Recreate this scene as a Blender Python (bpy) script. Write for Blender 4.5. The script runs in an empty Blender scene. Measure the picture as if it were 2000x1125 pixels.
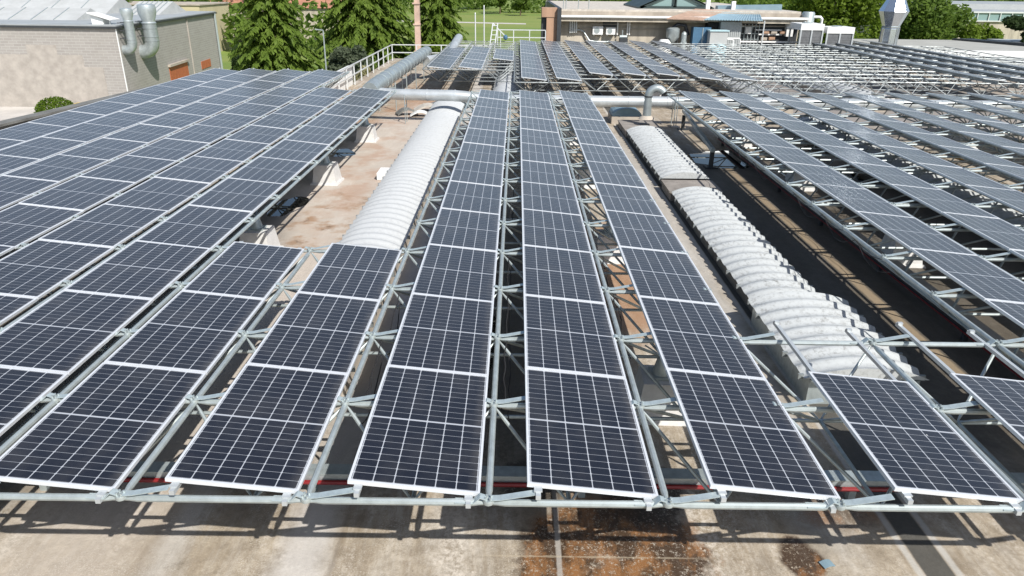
import bpy, math, random
from mathutils import Vector, Matrix
R = math.radians
random.seed(7)
sc = bpy.context.scene
COL = sc.collection

# ------------------------------------------------------------------ camera, sky, sun, exposure
CAM = Vector((0.1877, -4.8573, 4.0199))
YAW, PITCH, ROLL, FPX = -0.0023, 0.402, 0.0114, 1410.93
_f = Vector((math.sin(YAW) * math.cos(PITCH), math.cos(YAW) * math.cos(PITCH), -math.sin(PITCH)))
_r = _f.cross(Vector((0, 0, 1))).normalized()
_u = _r.cross(_f)
_r2 = _r * math.cos(ROLL) + _u * math.sin(ROLL)
_u2 = _u * math.cos(ROLL) - _r * math.sin(ROLL)
cd = bpy.data.cameras.new("camera")
cam = bpy.data.objects.new("camera", cd)
COL.objects.link(cam)
mw = Matrix.Identity(4)
for i in range(3):
    mw[i][0], mw[i][1], mw[i][2], mw[i][3] = _r2[i], _u2[i], -_f[i], CAM[i]
cam.matrix_world = mw
cd.sensor_width = 36.0
cd.sensor_fit = 'HORIZONTAL'
cd.lens = FPX / 2000 * 36
cd.clip_start = 0.1
cd.clip_end = 4000
sc.camera = cam

SUN = Vector((0.566, -0.83, 1.0)).normalized()
w = bpy.data.worlds.new("World")
sc.world = w
w.use_nodes = True
nt = w.node_tree
bg = nt.nodes["Background"]
sky = nt.nodes.new("ShaderNodeTexSky")
sky.sky_type = 'NISHITA'
sky.sun_disc = False
sky.sun_elevation = math.asin(SUN.z)
sky.sun_rotation = math.atan2(SUN.x, SUN.y)
sky.air_density = 1.0
sky.dust_density = 1.2
sky.ozone_density = 1.0
nt.links.new(sky.outputs[0], bg.inputs[0])
bg.inputs[1].default_value = 0.105
sl = bpy.data.lights.new("sun", 'SUN')
sl.energy = 5.0
sl.angle = R(0.5)
sl.color = (1.0, 0.965, 0.91)
so = bpy.data.objects.new("sun", sl)
so.rotation_euler = (-SUN).to_track_quat('-Z', 'Y').to_euler()
so.location = (20, -30, 40)
COL.objects.link(so)
sc.view_settings.view_transform = 'Standard'
sc.view_settings.look = 'None'
sc.view_settings.gamma = 1
sc.view_settings.exposure = 0.25

# ------------------------------------------------------------------ material helpers
class NT:
    def __init__(s, name, rough=0.6, metal=0.0):
        s.m = bpy.data.materials.new(name)
        s.m.use_nodes = True
        s.t = s.m.node_tree
        s.p = s.t.nodes["Principled BSDF"]
        s.p.inputs["Roughness"].default_value = rough
        s.p.inputs["Metallic"].default_value = metal
        s.c = None
    def n(s, kind):
        return s.t.nodes.new(kind)
    def put(s, sock, v):
        if hasattr(v, 'is_output') or hasattr(v, 'links'):
            s.t.links.new(v, sock)
        elif isinstance(v, (tuple, list)) and len(v) == 3 and sock.type == 'RGBA':
            sock.default_value = (*v, 1)
        else:
            sock.default_value = v
    def co(s, which='Object'):
        if s.c is None:
            s.c = s.n("ShaderNodeTexCoord")
        return s.c.outputs[which]
    def xyz(s, v=None):
        q = s.n("ShaderNodeSeparateXYZ")
        s.t.links.new(v or s.co(), q.inputs[0])
        return q.outputs
    def math(s, op, a, b=0.0, clamp=False):
        q = s.n("ShaderNodeMath")
        q.operation = op
        q.use_clamp = clamp
        s.put(q.inputs[0], a)
        s.put(q.inputs[1], b)
        return q.outputs[0]
    def scalev(s, v, sx, sy, sz):
        q = s.n("ShaderNodeMapping")
        s.t.links.new(v, q.inputs[0])
        q.inputs["Scale"].default_value = (sx, sy, sz)
        return q.outputs[0]
    def noise(s, scale, detail=4, rough=0.6, v=None, dist=0.0):
        q = s.n("ShaderNodeTexNoise")
        s.t.links.new(v or s.co(), q.inputs["Vector"])
        q.inputs["Scale"].default_value = scale
        q.inputs["Detail"].default_value = detail
        q.inputs["Roughness"].default_value = rough
        q.inputs["Distortion"].default_value = dist
        return q.outputs[0]
    def ramp(s, f, lo, hi, a=0.0, b=1.0):
        q = s.n("ShaderNodeMapRange")
        s.put(q.inputs[0], f)
        for i, x in enumerate((lo, hi, a, b)):
            q.inputs[1 + i].default_value = x
        return q.outputs[0]
    def mix(s, f, a, b, mode='MIX'):
        q = s.n("ShaderNodeMix")
        q.data_type = 'RGBA'
        q.blend_type = mode
        s.put(q.inputs[0], f)
        s.put(q.inputs[6], a)
        s.put(q.inputs[7], b)
        return q.outputs[2]
    def base(s, v):
        s.put(s.p.inputs["Base Color"], v)
        return s
    def bump(s, h, strength=0.3, dist=0.02):
        q = s.n("ShaderNodeBump")
        q.inputs["Strength"].default_value = strength
        q.inputs["Distance"].default_value = dist
        s.put(q.inputs["Height"], h)
        s.t.links.new(q.outputs[0], s.p.inputs["Normal"])
        return s
    def rough(s, v):
        s.put(s.p.inputs["Roughness"], v)
        return s

def vary(name, c, rough=0.6, metal=0.0, scale=3.0, amt=0.25, bump=0.0, bscale=40, streak=False):
    """a plain surface with uneven tone and wear"""
    q = NT(name, rough, metal)
    v = q.scalev(q.co(), 1, 1, 0.18) if streak else q.co()
    n = q.ramp(q.noise(scale, 5, 0.65, v), 0.3, 0.7)
    lo = tuple(x * (1 - amt) for x in c)
    hi = tuple(min(1, x * (1 + amt * 0.7)) for x in c)
    q.base(q.mix(n, lo, hi))
    q.rough(q.ramp(n, 0, 1, min(1, rough + 0.08), max(0.03, rough - 0.08)))
    if bump:
        q.bump(q.noise(bscale, 3), bump)
    return q.m

M = {}
M['galv'] = vary("galvanised_steel", (0.42, 0.47, 0.47), 0.42, 0.45, 9, 0.22)
M['galv_far'] = vary("galvanised_steel_far", (0.29, 0.315, 0.315), 0.5, 0.35, 5, 0.3)  # darker galvanised tone, chiefly for the far frame
M['bright'] = vary("bright_zinc", (0.66, 0.69, 0.69), 0.38, 0.35, 14, 0.15)
M['strap'] = vary("zinc_strap", (0.43, 0.50, 0.51), 0.45, 0.3, 14, 0.2)
M['alu'] = vary("anodised_aluminium", (0.72, 0.74, 0.76), 0.35, 0.25, 6, 0.06)
M['duct'] = vary("duct_zinc", (0.56, 0.59, 0.595), 0.36, 0.45, 2.0, 0.24)
M['duct_dull'] = vary("duct_dull_zinc", (0.39, 0.435, 0.44), 0.4, 0.5, 3.0, 0.22)
M['cowl'] = vary("cowl_zinc", (0.48, 0.53, 0.54), 0.4, 0.5, 2.0, 0.2)
M['steel'] = vary("stainless_sheet", (0.62, 0.68, 0.74), 0.22, 0.85, 1.2, 0.12)
M['white'] = vary("white_paint", (0.78, 0.78, 0.76), 0.5, 0, 4, 0.08)
M['rail_white'] = vary("rail_grey_white", (0.6, 0.62, 0.62), 0.5, 0.1, 4, 0.1)
M['pedestal'] = vary("limewashed_concrete", (0.6, 0.59, 0.57), 0.8, 0, 5, 0.14, 0.2)
M['dark'] = vary("dark_metal", (0.05, 0.055, 0.06), 0.5, 0.2, 5, 0.3)
M['grille'] = vary('grey_grille', (0.14, 0.145, 0.15), 0.6, 0.1, 6, 0.25)
M['lid'] = vary('mossy_lid_concrete', (0.26, 0.235, 0.21), 0.9, 0, 1.5, 0.35, 0.3)
M['black'] = vary("dark_interior", (0.02, 0.02, 0.022), 0.7, 0, 5, 0.3)
M['red'] = vary("red_conduit", (0.22, 0.012, 0.014), 0.45, 0, 8, 0.2)
M['cream'] = vary("cream_render", (0.46, 0.41, 0.33), 0.85, 0, 1.3, 0.38, 0.1, streak=True)
M['tan'] = vary("weathered_concrete", (0.42, 0.37, 0.31), 0.9, 0, 0.8, 0.3, 0.2, streak=True)
M['orange'] = vary("orange_brick_render", (0.40, 0.25, 0.165), 0.85, 0, 1.5, 0.25, streak=True)
M['door_orange'] = vary("orange_shutter", (0.42, 0.12, 0.05), 0.6, 0, 2, 0.15)
M['canopy_brown'] = vary("rusty_sheet", (0.36, 0.25, 0.19), 0.7, 0.1, 1.2, 0.3)
M['canopy_blue'] = vary("blue_grey_sheet", (0.25, 0.36, 0.42), 0.5, 0.2, 1.5, 0.15)
M['blue'] = vary("blue_cabinet", (0.07, 0.16, 0.26), 0.5, 0.1, 2, 0.2)
M['cyan'] = vary("pale_cyan_plastic", (0.45, 0.62, 0.66), 0.5, 0, 2, 0.1)
M['green_frame'] = vary("dark_green_frame", (0.03, 0.05, 0.05), 0.5, 0.1, 3, 0.2)
M['grey_roof'] = vary("grey_felt_roof", (0.36, 0.36, 0.33), 0.9, 0, 0.5, 0.14, 0.1)
M['pale_roof'] = vary("pale_metal_roof", (0.37, 0.39, 0.39), 0.5, 0.1, 0.4, 0.14)
M['shed_white'] = vary("white_shed_glazing", (0.45, 0.46, 0.45), 0.5, 0, 0.6, 0.15)
M['bark'] = vary("bark", (0.11, 0.08, 0.05), 0.9, 0, 3, 0.3, 0.5)
M['dark_parapet'] = vary("mossy_concrete", (0.16, 0.16, 0.15), 0.9, 0, 1.5, 0.35, 0.3)
M['pole'] = vary("pink_concrete", (0.6, 0.43, 0.34), 0.85, 0, 0.7, 0.3)
M['yellow_wall'] = vary("pale_yellow_wall", (0.5, 0.44, 0.28), 0.85, 0, 0.5, 0.15)
M['redroof'] = vary("terracotta", (0.4, 0.19, 0.12), 0.85, 0, 0.6, 0.2)
M['debris'] = vary("pale_board", (0.50, 0.46, 0.40), 0.8, 0, 3, 0.25)
M['yellow'] = vary("yellow_paint", (0.65, 0.45, 0.04), 0.5, 0, 3, 0.1)
M['ochre'] = vary("ochre_sheet", (0.55, 0.3, 0.04), 0.6, 0, 3, 0.2)
g = NT("roof_glass", 0.08); g.base((0.22, 0.32, 0.32)); M['glass'] = g.m
g = NT("puddle_water", 0.015); g.base((0.012, 0.012, 0.011)); g.bump(g.noise(3.0, 2), 0.02, 0.01); M['water'] = g.m

def foliage(name, dark, light, scale):
    q = NT(name, 0.55)
    n = q.ramp(q.noise(scale, 3, 0.6), 0.32, 0.68)
    q.base(q.mix(n, dark, light))
    q.p.inputs["Specular IOR Level"].default_value = 0.25
    tr = q.n("ShaderNodeBsdfTranslucent")
    q.t.links.new(q.mix(n, dark, light), tr.inputs[0])
    ms = q.n("ShaderNodeMixShader")
    ms.inputs[0].default_value = 0.55
    q.t.links.new(q.p.outputs[0], ms.inputs[1])
    q.t.links.new(tr.outputs[0], ms.inputs[2])
    q.t.links.new(ms.outputs[0], q.t.nodes["Material Output"].inputs[0])
    return q.m
M['needle'] = foliage("conifer_needles", (0.115, 0.185, 0.028), (0.205, 0.295, 0.05), 0.9)
M['leaf'] = foliage("bright_leaves", (0.12, 0.195, 0.02), (0.22, 0.31, 0.04), 0.7)
M['leaf2'] = foliage("mid_leaves", (0.10, 0.17, 0.03), (0.19, 0.28, 0.05), 0.8)
M['leaf_dark'] = foliage("dark_leaves", (0.03, 0.055, 0.02), (0.07, 0.11, 0.035), 0.8)
M['olive'] = foliage("grey_green_leaves", (0.1, 0.13, 0.08), (0.2, 0.24, 0.15), 1.4)
M['clipped'] = foliage("clipped_leaves", (0.08, 0.14, 0.012), (0.16, 0.25, 0.02), 4)
M['flowers'] = foliage("pale_blossom", (0.3, 0.3, 0.12), (0.6, 0.55, 0.35), 3)

# solar cells: object space, x 0..PW across, y 0..PL along
PW, PL, LIP = 1.109, 1.955, 0.022
def cell_material():
    q = NT("mono_half_cut_cells", 0.25)
    x, y, _ = q.xyz()
    x0 = LIP + 0.008
    cw = (PW - 2 * x0) / 6
    ch = (PL / 2 - LIP - 0.008 - 0.010) / 10
    u = q.math('DIVIDE', q.math('SUBTRACT', x, x0), cw)
    fx = q.math('MULTIPLY', q.math('ABSOLUTE', q.math('SUBTRACT', q.math('FRACT', q.math('ADD', u, 0.5)), 0.5)), cw)
    yy = q.math('SUBTRACT', q.math('ABSOLUTE', q.math('SUBTRACT', y, PL / 2)), 0.010)
    v = q.math('DIVIDE', yy, ch)
    fy = q.math('MULTIPLY', q.math('ABSOLUTE', q.math('SUBTRACT', q.math('FRACT', q.math('ADD', v, 0.5)), 0.5)), ch)
    lx = q.math('LESS_THAN', fx, 0.0042)
    ly = q.math('LESS_THAN', fy, 0.0024)
    lm = q.math('LESS_THAN', yy, 0.0)
    lc = q.math('LESS_THAN', q.math('ADD', fx, fy), 0.0125)
    line = q.math('MAXIMUM', q.math('MAXIMUM', lx, ly), q.math('MAXIMUM', lm, lc))
    oi = q.n("ShaderNodeObjectInfo")
    rnd = oi.outputs["Random"]
    cell = q.mix(rnd, (0.007, 0.008, 0.014), (0.011, 0.0115, 0.018))
    n = q.ramp(q.noise(1.2, 4), 0.35, 0.75)
    cell = q.mix(q.math('MULTIPLY', n, 0.5), cell, (0.014, 0.015, 0.021))
    va = q.n("ShaderNodeVectorMath"); va.operation = 'ADD'
    q.t.links.new(q.co(), va.inputs[0])
    cx = q.n("ShaderNodeCombineXYZ")
    q.t.links.new(q.math('MULTIPLY', rnd, 97.0), cx.inputs[0]); q.t.links.new(q.math('MULTIPLY', rnd, 53.0), cx.inputs[1])
    q.t.links.new(cx.outputs[0], va.inputs[1])
    vo = q.n("ShaderNodeTexVoronoi"); vo.inputs["Scale"].default_value = 1.6
    q.t.links.new(va.outputs[0], vo.inputs["Vector"])
    vc = q.n("ShaderNodeSeparateColor"); q.t.links.new(vo.outputs["Color"], vc.inputs[0])
    drop = q.math('MULTIPLY', q.math('LESS_THAN', q.math('ADD', vo.outputs["Distance"], q.math('MULTIPLY', q.noise(30, 3, 0.6, va.outputs[0]), 0.03)), 0.036), q.math('LESS_THAN', vc.outputs[0], 0.13))
    smear = q.ramp(q.noise(2.2, 5, 0.65, va.outputs[0]), 0.45, 0.75)
    edge = q.math('MULTIPLY', q.ramp(x, PW - 0.12, PW - 0.03), q.ramp(q.noise(5, 4, 0.6, va.outputs[0]), 0.3, 0.65))
    dirt = q.math('ADD', q.math('MULTIPLY', smear, 0.07), q.math('MULTIPLY', edge, 0.16))
    lh = q.math('MULTIPLY', ly, 0.62)
    lv = q.math('MAXIMUM', lx, q.math('MAXIMUM', lm, lc))
    body = q.mix(q.math('MAXIMUM', lh, lv), cell, (0.40, 0.42, 0.45))
    body = q.mix(dirt, body, (0.30, 0.28, 0.25))
    q.base(q.mix(q.math('MULTIPLY', drop, 0.8), body, (0.6, 0.6, 0.57)))
    q.rough(q.ramp(q.noise(6, 3), 0.3, 0.7, 0.24, 0.32))
    q.p.inputs["IOR"].default_value = 1.5
    q.p.inputs["Sheen Weight"].default_value = 0.42   # thin film of dust on the glass
    q.p.inputs["Sheen Roughness"].default_value = 0.35
    return q.m
M['cell'] = cell_material()

def roof_material():
    q = NT("weathered_roof_screed", 0.85)
    P = q.co()
    x, y, z = q.xyz(P)
    sv = q.scalev(P, 1.6, 0.3, 1)
    sv2 = q.scalev(P, 5.0, 0.5, 1)
    big = q.ramp(q.noise(0.5, 6, 0.62, P), 0.32, 0.68)
    mid = q.ramp(q.noise(2.2, 6, 0.72, P), 0.36, 0.66)
    fine = q.ramp(q.noise(24, 6, 0.8, P), 0.3, 0.72)
    grit = q.noise(60, 3, 0.8, P)
    c = q.mix(big, (0.38, 0.31, 0.22), (0.53, 0.46, 0.365))
    c = q.mix(q.math('MULTIPLY', mid, 0.75), c, (0.19, 0.15, 0.105))
    # pale laitance drawn out along the fall of the roof
    st = q.ramp(q.noise(1.1, 6, 0.7, sv, 0.4), 0.5, 0.66)
    c = q.mix(q.math('MULTIPLY', st, 0.75), c, (0.55, 0.51, 0.45))
    st2 = q.ramp(q.noise(1.0, 5, 0.7, sv2), 0.54, 0.68)
    c = q.mix(q.math('MULTIPLY', st2, 0.4), c, (0.5, 0.46, 0.40))
    bl = q.ramp(q.noise(7.0, 6, 0.8, P), 0.46, 0.62)
    c = q.mix(q.math('MULTIPLY', bl, 0.42), c, (0.15, 0.115, 0.075))
    ds = q.ramp(q.noise(1.3, 6, 0.72, q.scalev(P, 3.0, 0.55, 1)), 0.5, 0.66)
    c = q.mix(q.math('MULTIPLY', ds, 0.6), c, (0.2, 0.155, 0.105))
    # dark lichen blotches
    li = q.math('MULTIPLY', q.ramp(q.noise(3.4, 6, 0.75, P), 0.58, 0.68), q.ramp(q.noise(0.8, 3, 0.6, P), 0.45, 0.6))
    c = q.mix(q.math('MULTIPLY', li, 0.65), c, (0.10, 0.08, 0.05))
    # bleached gravel freckles in patches
    sp = q.math('MULTIPLY', q.ramp(grit, 0.54, 0.62), q.ramp(q.noise(1.3, 5, 0.65, P), 0.46, 0.6))
    c = q.mix(q.math('MULTIPLY', sp, 0.8), c, (0.66, 0.62, 0.55))
    c = q.mix(q.math('MULTIPLY', fine, 0.3), c, (0.19, 0.15, 0.10))
    dg = q.math('MULTIPLY', q.ramp(q.noise(48, 4, 0.85, P), 0.57, 0.66), q.ramp(q.noise(1.9, 5, 0.7, P), 0.48, 0.62))
    c = q.mix(q.math('MULTIPLY', dg, 0.7), c, (0.09, 0.07, 0.045))
    blea = q.math('MULTIPLY', q.ramp(q.noise(0.9, 6, 0.7, sv, 0.5), 0.5, 0.64), q.ramp(q.noise(17, 5, 0.8, P), 0.42, 0.6))
    c = q.mix(q.math('MULTIPLY', blea, 0.7), c, (0.68, 0.62, 0.54))
    def ell(cx, cy, rx, ry, soft=0.35, wob=0.9, ws=1.3):
        a = q.math('DIVIDE', q.math('SUBTRACT', x, cx), rx)
        b = q.math('DIVIDE', q.math('SUBTRACT', y, cy), ry)
        d = q.math('ADD', q.math('MULTIPLY', a, a), q.math('MULTIPLY', b, b))
        d = q.math('ADD', d, q.math('MULTIPLY', q.math('SUBTRACT', q.noise(ws, 6, 0.7, P), 0.5), 2 * wob))
        return q.ramp(d, 1 - soft, 1 + soft, 1.0, 0.0)
    def band(cx, w, soft=0.012, wob=0.03):
        d = q.math('ABSOLUTE', q.math('SUBTRACT', x, cx))
        d = q.math('ADD', d, q.math('MULTIPLY', q.math('SUBTRACT', q.noise(3.5, 5, 0.7, P), 0.5), 2 * wob))
        return q.ramp(d, w / 2 - soft, w / 2 + soft, 1.0, 0.0)
    c = q.mix(q.math('MULTIPLY', ell(3.6, 14, 0.75, 13, 0.3, 0.5, 0.9), 0.6), c, (0.40, 0.385, 0.355))
    # rust and mud on the strip between the left rows and the left skylight
    c = q.mix(q.math('MULTIPLY', ell(-4.4, 15, 1.6, 15, 0.3, 0.3, 0.5), 0.7), c, (0.52, 0.465, 0.41))
    rust = q.math('MULTIPLY', ell(-4.55, 18.0, 0.95, 8.0, 0.5, 1.2, 0.8), q.ramp(q.noise(0.8, 5, 0.65, P), 0.44, 0.6))
    c = q.mix(q.math('MULTIPLY', rust, 0.5), c, (0.36, 0.2, 0.12))
    mud = q.math('MULTIPLY', ell(-4.4, 12.0, 0.9, 2.6, 0.5, 1.0, 1.5), q.ramp(q.noise(1.3, 5, 0.6, P), 0.48, 0.6))
    c = q.mix(q.math('MULTIPLY', mud, 0.7), c, (0.28, 0.15, 0.065))
    c = q.mix(q.math('MULTIPLY', q.math('MULTIPLY', mud, q.ramp(q.noise(2.3, 4, 0.6, P), 0.55, 0.66)), 0.8), c, (0.09, 0.055, 0.03))
    rust2 = q.math('MULTIPLY', ell(-6.0, 33.0, 2.6, 9.0, 0.5, 1.0, 0.5), q.ramp(q.noise(0.4, 5, 0.6, P), 0.45, 0.6))
    c = q.mix(q.math('MULTIPLY', rust2, 0.7), c, (0.33, 0.18, 0.1))
    rust3 = q.math('MULTIPLY', ell(2.3, 9.0, 0.8, 3.0, 0.5, 1.0, 0.9), 0.7)
    c = q.mix(rust3, c, (0.32, 0.16, 0.075))
    # broad pale streak running to the front edge, seams and the dark gutter joint
    c = q.mix(q.math('MULTIPLY', band(-1.95, 0.5, 0.12, 0.14), 0.6), c, (0.56, 0.54, 0.52))
    c = q.mix(q.math('MULTIPLY', band(-3.35, 0.3, 0.1, 0.12), 0.45), c, (0.52, 0.50, 0.47))
    c = q.mix(q.math('MULTIPLY', band(-1.62, 0.03, 0.02, 0.04), 0.5), c, (0.16, 0.13, 0.1))
    # wet brown stains
    wet = q.math('MAXIMUM', ell(1.25, 0.7, 1.0, 1.25, 0.22, 0.95, 2.3), ell(3.2, 0.95, 0.22, 0.3, 0.25, 0.9, 3.0))
    wet = q.math('MAXIMUM', wet, q.math('MULTIPLY', ell(3.9, 1.9, 0.6, 0.5, 0.4, 1.3, 2.5), 0.7))
    holes = q.ramp(q.noise(30, 5, 0.8, P), 0.55, 0.61, 1.0, 0.12)
    holes2 = q.ramp(q.noise(2.6, 5, 0.7, P), 0.58, 0.7, 1.0, 0.75)
    wetm = q.math('MULTIPLY', q.math('MULTIPLY', wet, holes), holes2)
    wc = q.mix(q.ramp(q.noise(2.2, 6, 0.7, q.scalev(P, 1.3, 0.6, 1)), 0.46, 0.58), (0.05, 0.026, 0.012), (0.25, 0.115, 0.04))
    c = q.mix(q.math('MULTIPLY', wetm, 0.94), c, wc)
    black = q.math('MAXIMUM', ell(0.45, 2.15, 0.4, 0.45, 0.2, 0.9, 2.4), ell(1.75, 1.95, 0.5, 0.55, 0.2, 0.9, 2.4))
    c = q.mix(q.math('MULTIPLY', q.math('MULTIPLY', black, holes), 0.85), c, (0.03, 0.022, 0.015))
    c = q.mix(q.math('MULTIPLY', band(0.69, 0.055, 0.008, 0.01), 0.75), c, (0.42, 0.39, 0.35))
    yb = q.ramp(q.math('ADD', q.math('ABSOLUTE', q.math('SUBTRACT', y, 0.93)), q.math('MULTIPLY', q.math('SUBTRACT', q.noise(6, 4, 0.7, P), 0.5), 0.04)), 0.006, 0.016, 1, 0)
    yb = q.math('MULTIPLY', yb, q.math('MULTIPLY', q.ramp(x, -0.2, 0.1), q.ramp(x, 1.8, 2.4, 1, 0)))
    c = q.mix(q.math('MULTIPLY', yb, 0.5), c, (0.45, 0.38, 0.28))
    # damp bitumen on the right and below the rows, darkened further for panel shade
    damp_shade = q.math('MAXIMUM', ell(8.8, 10.5, 3.6, 10.0, 0.2, 0.25, 0.6), ell(0.3, 8.0, 1.6, 6.0, 0.4, 0.5, 0.7))
    damp_shade = q.math('MAXIMUM', damp_shade, ell(-8.0, 7.0, 3.0, 8.0, 0.4, 0.5, 0.6))
    damp_shade = q.math('MAXIMUM', damp_shade, ell(6.3, 11.5, 1.0, 9.5, 0.2, 0.25, 0.6))
    c = q.mix(q.math('MULTIPLY', damp_shade, 0.78), c, (0.045, 0.04, 0.033))
    c = q.mix(q.math('MULTIPLY', band(7.03, 0.19, 0.025, 0.03), q.math('MULTIPLY', damp_shade, 0.75)), c, (0.34, 0.26, 0.17))  # sunlit gap between two panel shadows, painted in as a tan stripe
    c = q.mix(q.math('MULTIPLY', band(4.53, 0.3, 0.012, 0.01), 0.9), c, (0.055, 0.055, 0.05))
    c = q.mix(q.math('MULTIPLY', q.ramp(q.math('ABSOLUTE', q.math('SUBTRACT', q.math('ABSOLUTE', q.math('SUBTRACT', x, 4.53)), 0.2)), 0.02, 0.05, 1, 0), 0.6), c, (0.5, 0.49, 0.46))
    c = q.mix(q.math('MULTIPLY', ell(18.0, 38.0, 7.5, 13.0, 0.2, 0.3, 0.4), 0.7), c, (0.1, 0.095, 0.095))  # panel shadow below the far right frame, painted into the roof colour
    # far right: pale felt
    pale = q.math('MULTIPLY', q.ramp(x, 11.0, 12.5), q.ramp(y, 20, 24))
    c = q.mix(q.math('MULTIPLY', pale, 0.4), c, (0.36, 0.33, 0.31))
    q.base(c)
    r = q.ramp(wetm, 0, 1, 0.88, 0.3)
    r = q.math('SUBTRACT', r, q.math('MULTIPLY', damp_shade, 0.3))
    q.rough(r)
    q.bump(q.math('ADD', q.math('MULTIPLY', fine, 0.6), q.math('ADD', mid, q.math('MULTIPLY', grit, 0.6))), 0.4, 0.012)
    return q.m
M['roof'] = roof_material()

def block_material():
    q = NT("grey_blockwork", 0.9)
    P = q.co()
    x, y, z = q.xyz(P)
    b = q.n("ShaderNodeTexBrick")
    cv = q.n("ShaderNodeCombineXYZ")
    q.t.links.new(q.math('ADD', x, y), cv.inputs[0])
    q.t.links.new(z, cv.inputs[1])
    q.t.links.new(cv.outputs[0], b.inputs["Vector"])
    b.inputs["Color1"].default_value = (0.31, 0.29, 0.27, 1)
    b.inputs["Color2"].default_value = (0.355, 0.335, 0.31, 1)
    b.inputs["Mortar"].default_value = (0.45, 0.43, 0.4, 1)
    b.inputs["Scale"].default_value = 1.0
    b.inputs["Mortar Size"].default_value = 0.02
    b.inputs["Brick Width"].default_value = 0.8
    b.inputs["Row Height"].default_value = 0.26
    n = q.ramp(q.noise(0.35, 5, 0.65, P), 0.3, 0.7)
    c = q.mix(q.math('MULTIPLY', n, 0.4), b.outputs[0], (0.27, 0.25, 0.22))
    q.base(c)
    q.bump(b.outputs["Fac"], 0.2, 0.02)
    return q.m
M['block'] = block_material()
M['plaster'] = vary("pale_patch_plaster", (0.385, 0.35, 0.31), 0.9, 0, 1.2, 0.2, 0.15)

def skylight_material(name, c, grime):
    q = NT(name, 0.6)
    n = q.ramp(q.noise(2.2, 6, 0.7), 0.35, 0.7)
    sp = q.ramp(q.noise(14, 5, 0.75), 0.48, 0.7)
    k = q.math('MULTIPLY', q.math('MULTIPLY', n, sp), grime)
    q.base(q.mix(k, c, (0.2, 0.2, 0.19)))
    q.bump(q.noise(30, 3), 0.15, 0.01)
    return q.m
M['sky_clean'] = skylight_material("white_corrugated_skylight", (0.46, 0.475, 0.48), 0.5)
M['sky_grimy'] = skylight_material("grimy_corrugated_skylight", (0.455, 0.475, 0.475), 1.5)

def ground_material():
    q = NT("grass_field", 0.95)
    P = q.co()
    n = q.ramp(q.noise(0.03, 6, 0.65, P), 0.3, 0.7)
    n2 = q.ramp(q.noise(0.5, 5, 0.7, P), 0.3, 0.7)
    sv = q.scalev(P, 0.2, 1.6, 1)
    n3 = q.ramp(q.noise(0.05, 4, 0.6, sv), 0.4, 0.6)
    c = q.mix(n, (0.11, 0.19, 0.025), (0.2, 0.26, 0.05))
    c = q.mix(q.math('MULTIPLY', n2, 0.45), c, (0.09, 0.145, 0.025))
    c = q.mix(q.math('MULTIPLY', n3, 0.5), c, (0.24, 0.25, 0.07))
    q.base(c)
    return q.m
M['grass'] = ground_material()
M['yard'] = vary("pale_yard_concrete", (0.5, 0.47, 0.43), 0.9, 0, 0.5, 0.2, 0.1)

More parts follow.
